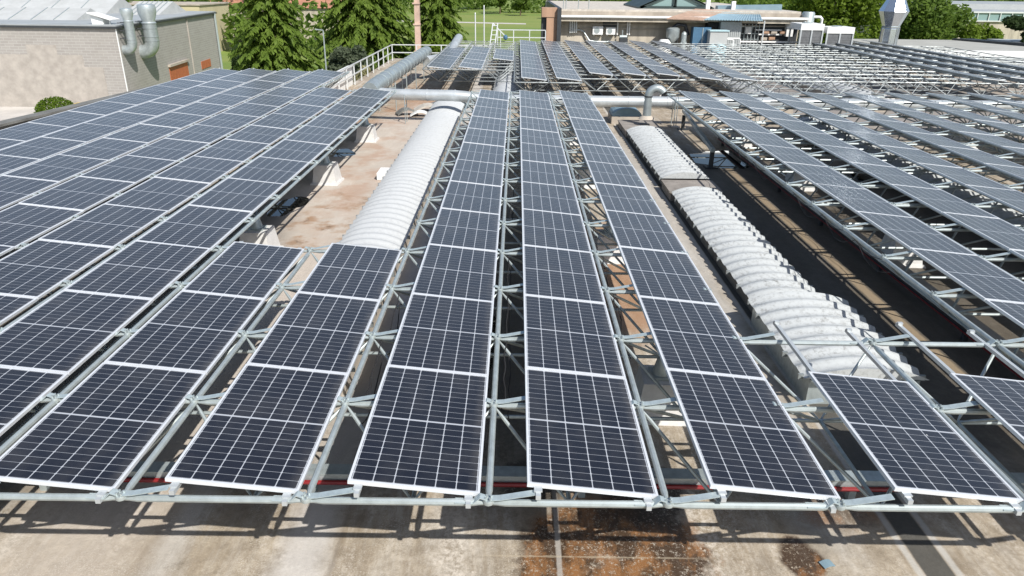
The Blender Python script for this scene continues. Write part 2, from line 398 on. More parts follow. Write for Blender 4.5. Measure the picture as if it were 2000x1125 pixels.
# ------------------------------------------------------------------ mesh helpers
class MB:
    def __init__(s):
        s.v, s.f, s.m = [], [], []
    def face(s, pts, mi=0):
        b = len(s.v)
        s.v.extend([tuple(p) for p in pts])
        s.f.append(tuple(range(b, b + len(pts))))
        s.m.append(mi)
    def box(s, x0, x1, y0, y1, z0, z1, mi=0):
        b = len(s.v)
        s.v += [(x0, y0, z0), (x1, y0, z0), (x1, y1, z0), (x0, y1, z0), (x0, y0, z1), (x1, y0, z1), (x1, y1, z1), (x0, y1, z1)]
        for q in ((0, 3, 2, 1), (4, 5, 6, 7), (0, 1, 5, 4), (1, 2, 6, 5), (2, 3, 7, 6), (3, 0, 4, 7)):
            s.f.append(tuple(b + i for i in q)); s.m.append(mi)
    def hexa(s, lo, hi, mi=0):
        """solid between two quads (lists of 4 points, same winding, seen from above anticlockwise)"""
        b = len(s.v)
        s.v += [tuple(p) for p in lo] + [tuple(p) for p in hi]
        for q in ((0, 3, 2, 1), (4, 5, 6, 7), (0, 1, 5, 4), (1, 2, 6, 5), (2, 3, 7, 6), (3, 0, 4, 7)):
            s.f.append(tuple(b + i for i in q)); s.m.append(mi)
    def bar(s, p, q, w, h, mi=0, up=(0, 0, 1)):
        """rectangular bar from p to q, w wide, h tall"""
        p, q = Vector(p), Vector(q)
        d = (q - p).normalized()
        a = d.cross(Vector(up))
        if a.length < 1e-4:
            a = d.cross(Vector((1, 0, 0)))
        a.normalize()
        u = a.cross(d)
        a, u = a * w / 2, u * h / 2
        s.hexa([p - a - u, p + a - u, q + a - u, q - a - u], [p - a + u, p + a + u, q + a + u, q - a + u], mi)
    def tube(s, p, q, r, n=8, r2=None, cap=True, mi=0):
        s.path([p, q], [r, r if r2 is None else r2], n, cap, mi)
    def path(s, pts, r, n=8, cap=True, mi=0):
        pts = [Vector(p) for p in pts]
        rr = r if isinstance(r, (list, tuple)) else [r] * len(pts)
        d0 = (pts[1] - pts[0]).normalized()
        a = d0.cross(Vector((0, 0, 1)))
        if a.length < 1e-3:
            a = d0.cross(Vector((1, 0, 0)))
        a.normalize()
        b0 = len(s.v)
        for i, p in enumerate(pts):
            if i == 0: d = d0
            elif i == len(pts) - 1: d = (pts[i] - pts[i - 1]).normalized()
            else: d = ((pts[i] - pts[i - 1]).normalized() + (pts[i + 1] - pts[i]).normalized()).normalized()
            a = (a - d * a.dot(d)).normalized()
            u = d.cross(a)
            for k in range(n):
                t = 2 * math.pi * k / n
                s.v.append(tuple(p + a * (rr[i] * math.cos(t)) + u * (rr[i] * math.sin(t))))
        for i in range(len(pts) - 1):
            for k in range(n):
                k2 = (k + 1) % n
                s.f.append((b0 + i * n + k, b0 + i * n + k2, b0 + (i + 1) * n + k2, b0 + (i + 1) * n + k)); s.m.append(mi)
        if cap:
            s.f.append(tuple(b0 + k for k in reversed(range(n)))); s.m.append(mi)
            s.f.append(tuple(b0 + (len(pts) - 1) * n + k for k in range(n))); s.m.append(mi)
    def lathe(s, cx, cy, prof, n=16, mi=0):
        b0 = len(s.v)
        for r, z in prof:
            for k in range(n):
                t = 2 * math.pi * (k + 0.5) / n
                s.v.append((cx + r * math.cos(t), cy + r * math.sin(t), z))
        for i in range(len(prof) - 1):
            for k in range(n):
                k2 = (k + 1) % n
                s.f.append((b0 + i * n + k, b0 + i * n + k2, b0 + (i + 1) * n + k2, b0 + (i + 1) * n + k)); s.m.append(mi)
        s.f.append(tuple(b0 + k for k in reversed(range(n)))); s.m.append(mi)
        e = b0 + (len(prof) - 1) * n
        s.f.append(tuple(e + k for k in range(n))); s.m.append(mi)
    def build(s, name, mats, parent=None, loc=None, smooth=True, local=False):
        """loc: world point that becomes the origin; parent: its origin; local=True: vertices are already local"""
        o0 = Vector((0, 0, 0))
        if not local:
            if loc is not None: o0 = Vector(loc)
            elif parent is not None: o0 = world_loc(parent)
        me = bpy.data.meshes.new(name)
        me.from_pydata([(x - o0.x, y - o0.y, z - o0.z) for x, y, z in s.v] if o0.length else s.v, [], s.f)
        if not isinstance(mats, (list, tuple)): mats = [mats]
        for m in mats: me.materials.append(m)
        if len(mats) > 1: me.polygons.foreach_set("material_index", s.m)
        if smooth:
            me.polygons.foreach_set("use_smooth", [True] * len(s.f))
            me.set_sharp_from_angle(angle=R(38))
        me.update()
        ob = bpy.data.objects.new(name, me)
        COL.objects.link(ob)
        if parent is not None:
            ob.parent = parent
            if loc is not None and not local: ob.location = Vector(loc) - world_loc(parent)
        elif loc is not None: ob.location = loc
        return ob

def world_loc(o):
    v = Vector(o.location)
    while o.parent is not None:
        o = o.parent
        v += Vector(o.location)
    return v

def tag(o, label=None, cat=None, group=None, kind=None):
    if label: o['label'] = label
    if cat: o['category'] = cat
    if group: o['group'] = group
    if kind: o['kind'] = kind
    return o

def thing(name, label, cat, loc=(0, 0, 0), group=None, rz=0.0):
    o = bpy.data.objects.new(name, None)
    o.empty_display_size = 0.2
    COL.objects.link(o)
    o.location = loc
    o.rotation_euler = (0, 0, rz)
    return tag(o, label, cat, group)

def copy_tree(o, parent=None):
    c = o.copy()
    COL.objects.link(c)
    if parent is not None: c.parent = parent
    for ch in list(o.children): copy_tree(ch, c)
    return c

def seen(x, y, z, m=0.0):
    """is a point inside the photograph's view, with m metres to spare (only to leave out what no one would see)"""
    d = Vector((x, y, z)) - CAM
    q2 = d.dot(_f)
    return q2 > 0.2 and abs(d.dot(_r2)) < q2 * 0.709 + m and -(q2 * 0.399 + m) < d.dot(_u2) < q2 * 0.399 + m + 3

ORD = ['zeroth', 'first', 'second', 'third', 'fourth', 'fifth', 'sixth', 'seventh', 'eighth', 'ninth', 'tenth', 'eleventh', 'twelfth', 'thirteenth', 'fourteenth', 'fifteenth', 'sixteenth', 'seventeenth']

# ------------------------------------------------------------------ ground, yard, roof, water
GZ, RZ = -8.0, -1.45
mb = MB(); mb.face([(-1500, -400, GZ), (1500, -400, GZ), (1500, 3000, GZ), (-1500, 3000, GZ)])
tag(mb.build('ground', M['grass'], smooth=False), kind='structure')
mb = MB(); mb.face([(-90, -20, GZ + 0.02), (-17.8, -20, GZ + 0.02), (-17.8, 58, GZ + 0.02), (-36, 70, GZ + 0.02), (-90, 70, GZ + 0.02)])
tag(mb.build('yard', M['yard'], smooth=False), kind='structure')
mb = MB(); mb.face([(-110, 250, GZ + 0.02), (3, 226, GZ + 0.02), (3, 232, GZ + 0.02), (-110, 257, GZ + 0.02)])
tag(mb.build('road', M['yard'], smooth=False), kind='structure')

mb = MB()
poly = [(-17.6, -30), (32.0, -30), (32.0, 51.9), (-9.15, 51.9), (-9.15, 31.3), (-15.6, 31.3), (-16.9, 18)]
mb.face([(x, y, RZ) for x, y in poly])
for i in range(len(poly)):
    (x0, y0), (x1, y1) = poly[i], poly[(i + 1) % len(poly)]
    mb.face([(x0, y0, GZ), (x1, y1, GZ), (x1, y1, RZ), (x0, y0, RZ)], 1)
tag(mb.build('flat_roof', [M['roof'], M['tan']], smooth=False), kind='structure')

def puddle(cx, cy, rx, ry, seed):
    rnd = random.Random(seed)
    n = 40
    ph = [rnd.uniform(0, 6.28) for _ in range(4)]
    pts = []
    for k in range(n):
        t = 2 * math.pi * k / n
        r = 1 + 0.16 * math.sin(2 * t + ph[0]) + 0.1 * math.sin(3 * t + ph[1]) + 0.06 * math.sin(5 * t + ph[2]) + 0.04 * math.sin(9 * t + ph[3])
        pts.append((cx + rx * r * math.cos(t), cy + ry * r * math.sin(t), RZ + 0.004))
    mb = MB(); mb.face(pts)
    tag(mb.build('puddle', M['water'], loc=(cx, cy, RZ + 0.004), smooth=False), kind='structure')
puddle(7.35, 19.4, 1.15, 1.5, 1)
puddle(-5.75, 13.3, 0.42, 0.85, 2)
puddle(-5.9, 19.6, 0.55, 0.7, 3)
puddle(9.6, 17.0, 1.2, 1.6, 4)
puddle(12.0, 21.0, 1.3, 1.5, 5)
puddle(-0.35, 5.6, 0.3, 1.1, 6)
puddle(-3.0, 30.0, 0.9, 1.6, 7)
puddle(0.9, 24.6, 0.8, 1.6, 8)

# parapets of the main roof (walls of their own)
mb = MB()
pl = [(-17.2, -6), (-16.82, 18.7), (-16.4, 22.3), (-15.5, 31.2)]
for (xa, ya), (xb, yb) in zip(pl, pl[1:]):
    def pq(e0, e1, z): return [(xa - e0, ya, z), (xa + e1, ya, z), (xb + e1, yb, z), (xb - e0, yb, z)]
    mb.hexa(pq(0.02, 0.3, RZ), pq(0.02, 0.3, -0.5))
    mb.hexa(pq(0.1, 0.38, -0.5), pq(0.1, 0.38, -0.42))
tag(mb.build('parapet', M['dark_parapet'], loc=(-17.5, 12, RZ)), "dark mossy concrete parapet along the far left edge of the roof", "parapet")
mb = MB(); mb.box(-9.2, -9.0, 31.0, 37.2, RZ, -0.5); mb.box(-9.24, -8.96, 31.0, 37.2, -0.5, -0.44)
tag(mb.build('parapet', M['white'], loc=(-9.1, 34, RZ)), "low white wall beside the guard rail at the end of the left rows", "wall")

# ------------------------------------------------------------------ panel columns: left edge of column k
XL = {-8: -13.72, -7: -12.13, -6: -10.53, -5: -8.93, -4: -7.37, -3: -5.82, -2: -4.25, -1: -2.70, 0: -1.176, 1: 0.324, 2: 1.85,
      3: 3.385, 4: 4.92, 5: 6.50, 6: 8.09, 7: 9.69, 8: 11.29, 9: 12.96, 10: 14.61, 11: 16.24, 12: 17.88, 13: 19.5, 14: 21.12,
      15: 22.8, 16: 24.45, 17: 26.1, 18: 27.75}
for k in range(-9, -14, -1): XL[k] = XL[k + 1] - 1.58
for k in range(19, 26): XL[k] = XL[k - 1] + 1.65
def PWK(k): return 1.185 if k <= -3 else 1.105
def XN(k):
    if k == 2: return 2.935
    return XL[k + 1] - 0.25 if k <= -3 else XL[k] + 1.176
TILT = math.atan(0.1154 / 1.105)
ZL = 0.171

# prototypes of the panel
def panel_proto():
    root = bpy.data.objects.new('solar_panel', None)
    root.empty_display_size = 0.2
    COL.objects.link(root)
    mb = MB()
    h = 0.035
    def rail(x0, x1, y0, y1): mb.box(x0, x1, y0, y1, -h, 0)
    rail(0, LIP, 0, PL); rail(PW - LIP, PW, 0, PL)
    rail(LIP, PW - LIP, 0, LIP); rail(LIP, PW - LIP, PL - LIP, PL)
    mb.build('frame', M['alu'], root, smooth=False, local=True)
    mb = MB()
    mb.box(LIP - 0.002, PW - LIP + 0.002, LIP - 0.002, PL - LIP + 0.002, -0.012, -0.0025)
    mb.build('cell_sheet', M['cell'], root, smooth=False, local=True)
    return root

spans = {'near': {}, 'far': {}}
panels = []   # (distance, x, y, sx, sy, label, group)
def add_col(k, y0, n, pitch, name, ref, group, dx=0.0, skip=0):
    sx = PWK(k) / 1.105
    spans['near' if dx == 0 else 'far'].setdefault(k, []).append((y0 - 0.3, y0 + pitch * n + 0.3))
    for s in range(skip, n):
        y = y0 + pitch * s
        x = XL[k] + dx
        zc = (Vector((x + 0.5, y + 1, 0.1)) - CAM)
        if zc.dot(_f) < 0.5: continue
        if not any(seen(x + a, y + b, 0.1, 2.2) for a in (0, 1.1) for b in (0, 2)): continue
        vis = any(seen(x + a, y + b, 0.1, 0.0) for a in (0.05, 1.05) for b in (0.05, 1.95))
        d = zc.length
        area = max(0.0, (CAM.z) * math.cos(TILT) + 0) / d ** 3
        area = max(1e-6, abs((zc.normalized()).dot(Vector((math.sin(TILT), 0, math.cos(TILT)))))) / d ** 2
        if ref == 'front':
            o = ['front', 'second', 'third', 'fourth', 'fifth', 'sixth', 'seventh', 'eighth', 'ninth', 'tenth', 'eleventh', 'twelfth'][s]
            if n == 1: lab = name
            else: lab = f"solar panel, {o if s else 'the nearest'} {'from the front ' if s else ''}in {name}"
        else:
            o = n - s
            lab = f"solar panel, {ORD[o] + ' from the far end' if o > 1 else 'at the far end'} of {name}"
        panels.append((area if vis else -1, x, y, sx, pitch / 1.9725, lab, group))

GN = "solar panels of the near array"
GF = "solar panels of the far array"
LEFTN = {-8: 'the leftmost panel row', -7: 'the second row from the parapet', -6: 'the third row from the parapet',
         -5: 'the fourth row from the parapet', -4: 'the second row left of rusty roof', -3: 'the row beside the rusty roof'}
for k in range(-8, -4): add_col(k, -4.0, 17, 1.985, LEFTN[k], 'far', GN)
for k in (-4, -3): add_col(k, -2.0 + 0.02, 13, 1.983, LEFTN[k], 'far', GN)
add_col(-2, 0.046, 3, 1.9725, 'the short row of three at lower left', 'front', GN)
add_col(-1, 0.046, 3, 1.9725, 'the three before the white skylight', 'front', GN)
add_col(0, 0.046, 12, 1.9725, 'the left of three long central rows', 'front', GN)
add_col(1, 0.046, 12, 1.9725, 'the middle of three long central rows', 'front', GN)
add_col(2, 0.046, 12, 1.9725, 'the right of three long central rows', 'front', GN)
add_col(3, 0.046, 1, 1.9725, 'single solar panel standing alone before the grimy skylight', 'front', GN)
add_col(4, 0.046, 1, 1.9725, 'solar panel cut by the right edge, ahead of bare rails', 'front', GN)
for k in range(5, 15):
    nm = {5: 'the first row right of the grimy skylight'}.get(k, f'the {ORD[k - 4]} row right of the grimy skylight')
    add_col(k, 0.03, 12, 2.0 + 0.004 * (k - 5), nm, 'far', GN)
FX = 0.1
add_col(-2, 31.7, 6, 1.98, 'the far left pair, left row', 'far', GF, FX)
add_col(-1, 31.7, 6, 1.98, 'the far left pair, right row', 'far', GF, FX)
add_col(0, 36.0, 3, 1.98, 'the short far row among bare white frames', 'far', GF, FX)
FARN = {1: 'the first long far row', 2: 'the second long far row', 3: 'the third long far row',
        4: 'the fourth long far row', 5: 'the fifth long far row', 6: 'the sixth long far row', 7: 'the seventh long far row'}
for k in (1, 2): add_col(k, 27.75, 11, 1.98, FARN[k], 'far', GF, FX)
for k in (3, 4, 5): add_col(k, 29.85, 10, 1.98, FARN[k], 'far', GF, FX + 0.1)
for k in (6, 7): add_col(k, 28.45, 11, 1.98, FARN[k], 'far', GF, FX + 0.1)
for k in (14, 15, 16, 17): add_col(k, 29.3 + 0.7 * (k - 14), 11, 2.0, f'the {ORD[k - 13]} far right row seen edge on', 'far', GF, 0.35)

panels.sort(key=lambda p: -p[0])
proto = panel_proto()
rest = MB()
NMAX = 298
first = True
def stuff_panel(x, y, sx, sy):
    ct, st = math.cos(TILT), math.sin(TILT)
    def T(px, py, pz): return (x + (px * sx) * ct + pz * st, y + py * sy, ZL - (px * sx) * st + pz * ct)
    def bx(x0, x1, y0, y1, z0, z1, mi):
        rest.hexa([T(x0, y0, z0), T(x1, y0, z0), T(x1, y1, z0), T(x0, y1, z0)], [T(x0, y0, z1), T(x1, y0, z1), T(x1, y1, z1), T(x0, y1, z1)], mi)
    L2 = 0.03
    bx(0, L2, 0, PL, -0.035, 0, 0); bx(PW - L2, PW, 0, PL, -0.035, 0, 0)
    bx(L2, PW - L2, 0, L2, -0.035, 0, 0); bx(L2, PW - L2, PL - L2, PL, -0.035, 0, 0)
    bx(L2, PW - L2, L2, PL - L2, -0.012, -0.0025, 1)
cellfar = NT("far_cells", 0.28); cellfar.base((0.035, 0.037, 0.048)); M['cellfar'] = cellfar.m
nind = 0
for a, x, y, sx, sy, lab, grp in panels:
    if nind < NMAX and a > 0:
        o = proto if first else copy_tree(proto)
        first = False
        nind += 1
        rj = random.Random(int(x * 91 + y * 57))
        o.location = (x, y, ZL + rj.uniform(-0.004, 0.004))
        o.rotation_euler = (rj.uniform(-0.002, 0.002), TILT + rj.uniform(-0.004, 0.004), 0)
        o.scale = (sx, sy, 1)
        tag(o, lab, "solar panel", grp)
    else:
        stuff_panel(x, y, sx, sy)
tag(rest.build('distant_solar_panels', [M['alu'], M['cellfar']], smooth=False), "rows of solar panels seen nearly edge on along the far right roof", "solar panels", kind='stuff')

# ------------------------------------------------------------------ space frame
ZB = -0.62
def frame(root, K0, K1, J0, J1, exists, xn, yn, r_top, r_bot, r_dia, sides, nindiv, mat, braces=True, straps=None, zb=ZB):
    ks, js = range(K0, K1 + 1), range(J0, J1 + 1)
    ex = {(k, j) for k in ks for j in js if exists(k, j)}
    ok = {(k, j) for (k, j) in ex if seen(xn(k), yn(j), 0, 3.0)}
    def runs(line):
        out, cur = [], []
        for p, e in line:
            if e: cur.append(p)
            else:
                if len(cur) > 1: out.append(cur)
                cur = []
        if len(cur) > 1: out.append(cur)
        return out
    for k in ks:
        for run in runs([((xn(k), yn(j), 0), (k, j) in ok) for j in js]):
            mb = MB(); a, b = Vector(run[0]), Vector(run[-1])
            mb.path([a + Vector((0, 0.045, 0)), a + Vector((0, 0.15, 0)), b - Vector((0, 0.15, 0)), b - Vector((0, 0.045, 0))], [r_top * 0.5, r_top, r_top, r_top * 0.5], sides + 2)
            mb.build('top_chord', mat, root)
    for j in js:
        for run in runs([((xn(k), yn(j), 0.002), (k, j) in ok) for k in ks]):
            mb = MB()
            for a, b in zip(run, run[1:]):     # swaged ends at every node
                a, b = Vector(a), Vector(b)
                d = (b - a).normalized()
                mb.path([a + d * 0.03, a + d * 0.14, b - d * 0.14, b - d * 0.03], [r_top * 0.55, r_top, r_top, r_top * 0.55], sides + 2)
            mb.build('top_chord', mat, root)
    cells = {(k, j) for (k, j) in ok if (k + 1, j) in ok and (k, j + 1) in ok and (k + 1, j + 1) in ok}
    def bn(k, j): return ((xn(k) + xn(k + 1)) / 2, (yn(j) + yn(j + 1)) / 2, zb)
    for k in range(K0, K1):
        for run in runs([(bn(k, j), (k, j) in cells) for j in range(J0, J1)]):
            mb = MB(); mb.tube(run[0], run[-1], r_bot, sides)
            mb.build('bottom_chord', mat, root)
    for j in range(J0, J1):
        for run in runs([(bn(k, j), (k, j) in cells) for k in range(K0, K1)]):
            mb = MB(); mb.tube(run[0], run[-1], r_bot, sides)
            mb.build('bottom_chord', mat, root)
    dia = []
    for (k, j) in cells:
        b = Vector(bn(k, j))
        for dk in (0, 1):
            for dj in (0, 1):
                t = Vector((xn(k + dk), yn(j + dj), 0))
                dia.append(((t - CAM).length, t, b))
    dia.sort(key=lambda d: d[0])
    rest = MB()
    for i, (_, t, b) in enumerate(dia):
        mb = MB() if i < nindiv else rest
        d = (b - t).normalized()
        L = (b - t).length
        if i < 500 and nindiv:
            mb.path([t + d * 0.04, t + d * 0.16, t + d * (L - 0.15), t + d * (L - 0.03)], [r_dia * 0.5, r_dia, r_dia, r_dia * 0.5], sides)
        else:
            mb.tube(t, b, r_dia, sides, cap=False)
        if i < nindiv: mb.build('diagonal', mat, root)
    if rest.f: tag(rest.build('diagonal', mat, root), kind='stuff')
    return ok, cells, bn

# near frame
def near_exists(k, j):
    if k <= -5: return j <= 20
    if k <= -3: return j <= 16
    if k == -2: return j <= 4
    if k <= 2: return j <= 16
    if k == 3: return j <= 2
    return j <= 16
near = thing('space_frame', "galvanised tubular space frame carrying the near rows of solar panels", "steel frame", (0, 0, RZ))
near_ok, near_cells, near_bn = frame(near, -8, 15, 0, 20, near_exists, XN, lambda j: 1.5 * j, 0.031, 0.024, 0.02, 7, 98, M['galv'])

# node joints with bolts, one shared mesh
def joint_mesh():
    mb = MB()
    mb.lathe(0, 0, [(0.03, -0.012), (0.046, 0.0), (0.05, 0.028), (0.046, 0.04)], 10)
    for k in range(4):
        t = k * math.pi / 2 + 0.6
        mb.tube((0.028 * math.cos(t), 0.028 * math.sin(t), 0.038), (0.028 * math.cos(t), 0.028 * math.sin(t), 0.066), 0.011, 6)
    return mb
def strap_mesh(side):
    """flat bars from a node up to the rail of the panel row on that side"""
    mb = MB()
    if side > 0:
        mb.bar((0.02, 0, 0.047), (0.10, 0, 0.052), 0.07, 0.007)
        mb.bar((0.10, 0, 0.0525), (0.42, 0, 0.118), 0.07, 0.007)
    else:
        mb.bar((-0.02, 0, 0.05), (-0.07, 0, 0.07), 0.07, 0.007)
        mb.bar((-0.07, 0, 0.07), (-0.13, 0, 0.012), 0.07, 0.007)
        mb.bar((-0.13, 0, 0.0125), (-0.28, 0, 0.018), 0.07, 0.007)
    return mb
def has_panel(which, k, y):
    return any(a <= y <= b for a, b in spans[which].get(k, []))
def stamp(src, dst, o, mi=0):
    b = len(dst.v)
    dst.v += [(x + o[0], y + o[1], z + o[2]) for x, y, z in src.v]
    dst.f += [tuple(i + b for i in f) for f in src.f]
    dst.m += [mi] * len(src.f)
jm = joint_mesh()
nodes = sorted(near_ok, key=lambda n: (Vector((XN(n[0]), 1.5 * n[1], 0)) - CAM).length)
jo = None
jrest, srest = MB(), MB()
ns = 0
STR = {1: strap_mesh(1), -1: strap_mesh(-1)}
sob = {}
for i, (k, j) in enumerate(nodes):
    p = (XN(k), 1.5 * j, 0)
    if i < 98:
        if jo is None: o = jo = jm.build('node_joint', M['galv'], near, local=True)
        else:
            o = jo.copy(); COL.objects.link(o)
        o.parent = near
        o.location = (p[0], p[1], -RZ)
    else: stamp(jm, jrest, p)
    for sd, kk in ((1, k + 1), (-1, k)):
        if not has_panel('near', kk, p[1]) and not (j <= 2 and kk in (3, 4)): continue
        if ns < 98:
            if sd not in sob: o = sob[sd] = STR[sd].build('panel_bracket', M['strap'], near, local=True)
            else:
                o = sob[sd].copy(); COL.objects.link(o)
            o.parent = near
            o.location = (p[0], p[1], -RZ)
            ns += 1
        else: stamp(STR[sd], srest, p)
tag(jrest.build('node_joint', M['galv'], near), kind='stuff')
tag(srest.build('panel_bracket', M['strap'], near), kind='stuff')

M['rail_alu'] = vary('mill_aluminium', (0.5, 0.53, 0.54), 0.4, 0.3, 6, 0.12)
def rails(root, k, y0, y1, dx=0.0, m=M['rail_alu'], deep=0.042):
    ct, st = math.cos(TILT), math.sin(TILT)
    for e in (0.09, PWK(k) - 0.09):
        x, z = XL[k] + dx + e * ct, ZL - e * st - 0.035 * ct - 0.022
        if not (seen(x, y0, z, 3) or seen(x, (y0 + y1) / 2, z, 3) or seen(x, y1, z, 3)): continue
        mb = MB()
        mb.bar((x, y0, z - deep / 2 + 0.021), (x, y1, z - deep / 2 + 0.021), 0.042, deep)
        mb.box(x - 0.034, x + 0.034, y0 + 0.045, y0 + 0.1, z + 0.02, z + 0.034)
        mb.box(x - 0.03, x + 0.03, y1 - 0.08, y1 - 0.04, z + 0.02, z + 0.05)
        mb.build('panel_rail', m, root, smooth=False)
for k in range(-8, -4): rails(near, k, -4, 30.1)
for k in (-4, -3): rails(near, k, -2, 24.1)
for k in (-2, -1): rails(near, k, -0.06, 6.05)
for k in (0, 1, 2): rails(near, k, -0.06, 23.8)
for k in (3, 4): rails(near, k, -0.06, 3.35)
for k in range(5, 15): rails(near, k, -0.06, 24.2)

rc = random.Random(41)
for (k, j0, j1) in ((-3, 1, 3), (-1, 1, 3), (0, 1, 4), (0, 5, 7), (1, 2, 5), (1, 6, 9), (4, 4, 7), (4, 8, 11), (5, 5, 8), (6, 6, 9), (7, 9, 12)):
    for rep_ in range(2):
        pts = []
        n = 7 * (j1 - j0)
        for i in range(n + 1):
            y = 1.5 * (j0 + (j1 - j0) * i / n)
            s_ = abs(math.sin(math.pi * (y / 1.5 + 0.15 * rep_)))
            pts.append((XN(k) + 0.1 + 0.05 * rep_ + rc.uniform(-0.02, 0.02), y, -0.03 - 0.09 * rep_ - s_ * (0.16 + 0.1 * rep_)))
        mb = MB(); mb.path(pts, 0.007, 5); mb.build('cable', M['black'], near)

# supports: posts belong to the frame, the limewashed pedestals are things of their own
def pedestal_mesh(h=0.55):
    mb = MB()
    def sq(r, z): return [(-r, -r, z), (r, -r, z), (r, r, z), (-r, r, z)]
    mb.hexa(sq(0.40, 0.0), sq(0.38, 0.05))
    mb.hexa(sq(0.34, 0.05), sq(0.27, h))
    return mb
ped = None
def support(root, x, y, label, group, mat=M['galv']):
    global ped
    mb = MB()
    mb.tube((x, y, ZB), (x, y, -0.86), 0.07, 10, 0.13)
    mb.box(x - 0.16, x + 0.16, y - 0.16, y + 0.16, -0.9, -0.86)
    for a in range(8):
        t = a * math.pi / 4
        mb.tube((x + 0.04 * math.cos(t), y + 0.04 * math.sin(t), ZB + 0.02), (x + 0.26 * math.cos(t), y + 0.26 * math.sin(t), ZB + 0.17), 0.012, 5)
    mb.build('post', mat, root)
    if ped is None:
        ped = o = pedestal_mesh().build('pedestal', M['pedestal'], loc=None, smooth=False, local=True)
    else:
        o = ped.copy(); COL.objects.link(o)
    o.location = (x, y, RZ + 0.002)
    o.rotation_euler = (0, 0, random.uniform(-0.05, 0.05))
    tag(o, label, "pedestal", group)
PG = "limewashed pedestals below the near frame"
def bnx(k): return (XN(k) + XN(k + 1)) / 2
for y, o in ((9.75, 'nearest'), (15.75, 'middle'), (21.75, 'farthest')):
    support(near, bnx(-4), y, f"white tapered pedestal beside the rusty roof strip, {o} of three there", PG)
for n, y in enumerate((3.75, 9.75, 15.75, 21.75)):
    support(near, bnx(1), y, f"white tapered pedestal below the right central row, {['nearest', 'second nearest', 'third nearest', 'farthest'][n]} of four", PG)
for n, y in enumerate((3.75, 9.75, 15.75, 21.75)):
    support(near, bnx(5), y, f"white tapered pedestal below the rows right of the grimy skylight, {['nearest', 'second nearest', 'third nearest', 'farthest'][n]}", PG)
for n, y in enumerate((15.75, 21.75)):
    support(near, bnx(10), y, f"white tapered pedestal deep below the right hand rows, {['nearer', 'farther'][n]} one", PG)
support(near, bnx(-1), 9.75, "white tapered pedestal below the left central row", PG)

# far frame
def far_exists(k, j):
    if k <= -1: return j >= 3
    if k <= 2: return j >= 0
    return j >= 1
FXN = lambda k: XN(k) + (FX if k <= 2 else 0.2)
FYN = lambda j: 27.2 + 1.5 * j
far = thing('space_frame', "galvanised space frame of the far array, partly bare of panels", "steel frame", (8, 38, RZ))
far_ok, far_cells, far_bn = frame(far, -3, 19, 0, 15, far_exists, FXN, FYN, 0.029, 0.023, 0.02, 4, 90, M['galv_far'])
for k in (-2, -1): rails(far, k, 31.6, 43.7, FX, M['galv_far'])
for k in (1, 2): rails(far, k, 27.65, 49.6, FX, M['galv_far'])
rails(far, 0, 35.9, 42.1, FX, M['galv_far'])
for k in (3, 4, 5): rails(far, k, 29.7, 49.8, FX + 0.1, M['galv_far'])
for k in (6, 7): rails(far, k, 28.3, 50.3, FX + 0.1, M['galv_far'])
for k in (14, 15, 16, 17): rails(far, k, 28.3 + 0.7 * (k - 14), 52, 0.35, M['galv_far'], 0.13)
sr = MB()
for (k, j) in far_ok:
    for sd, kk in ((1, k + 1), (-1, k)):
        if has_panel('far', kk, FYN(j)): stamp(STR[sd], sr, (FXN(k), FYN(j), 0))
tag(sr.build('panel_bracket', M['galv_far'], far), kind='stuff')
FG = "limewashed pedestals below the far frame"
for x, y, l in ((bnx(0), 28.9, "white pedestal below the front edge of the far frame, left one"), (bnx(4), 31.5, "white pedestal below the front edge of the far frame, middle one"),
                (bnx(11), 31.5, "white pedestal below the bare far frame at right")):
    support(far, x + FX, y, l, FG, M['galv_far'])

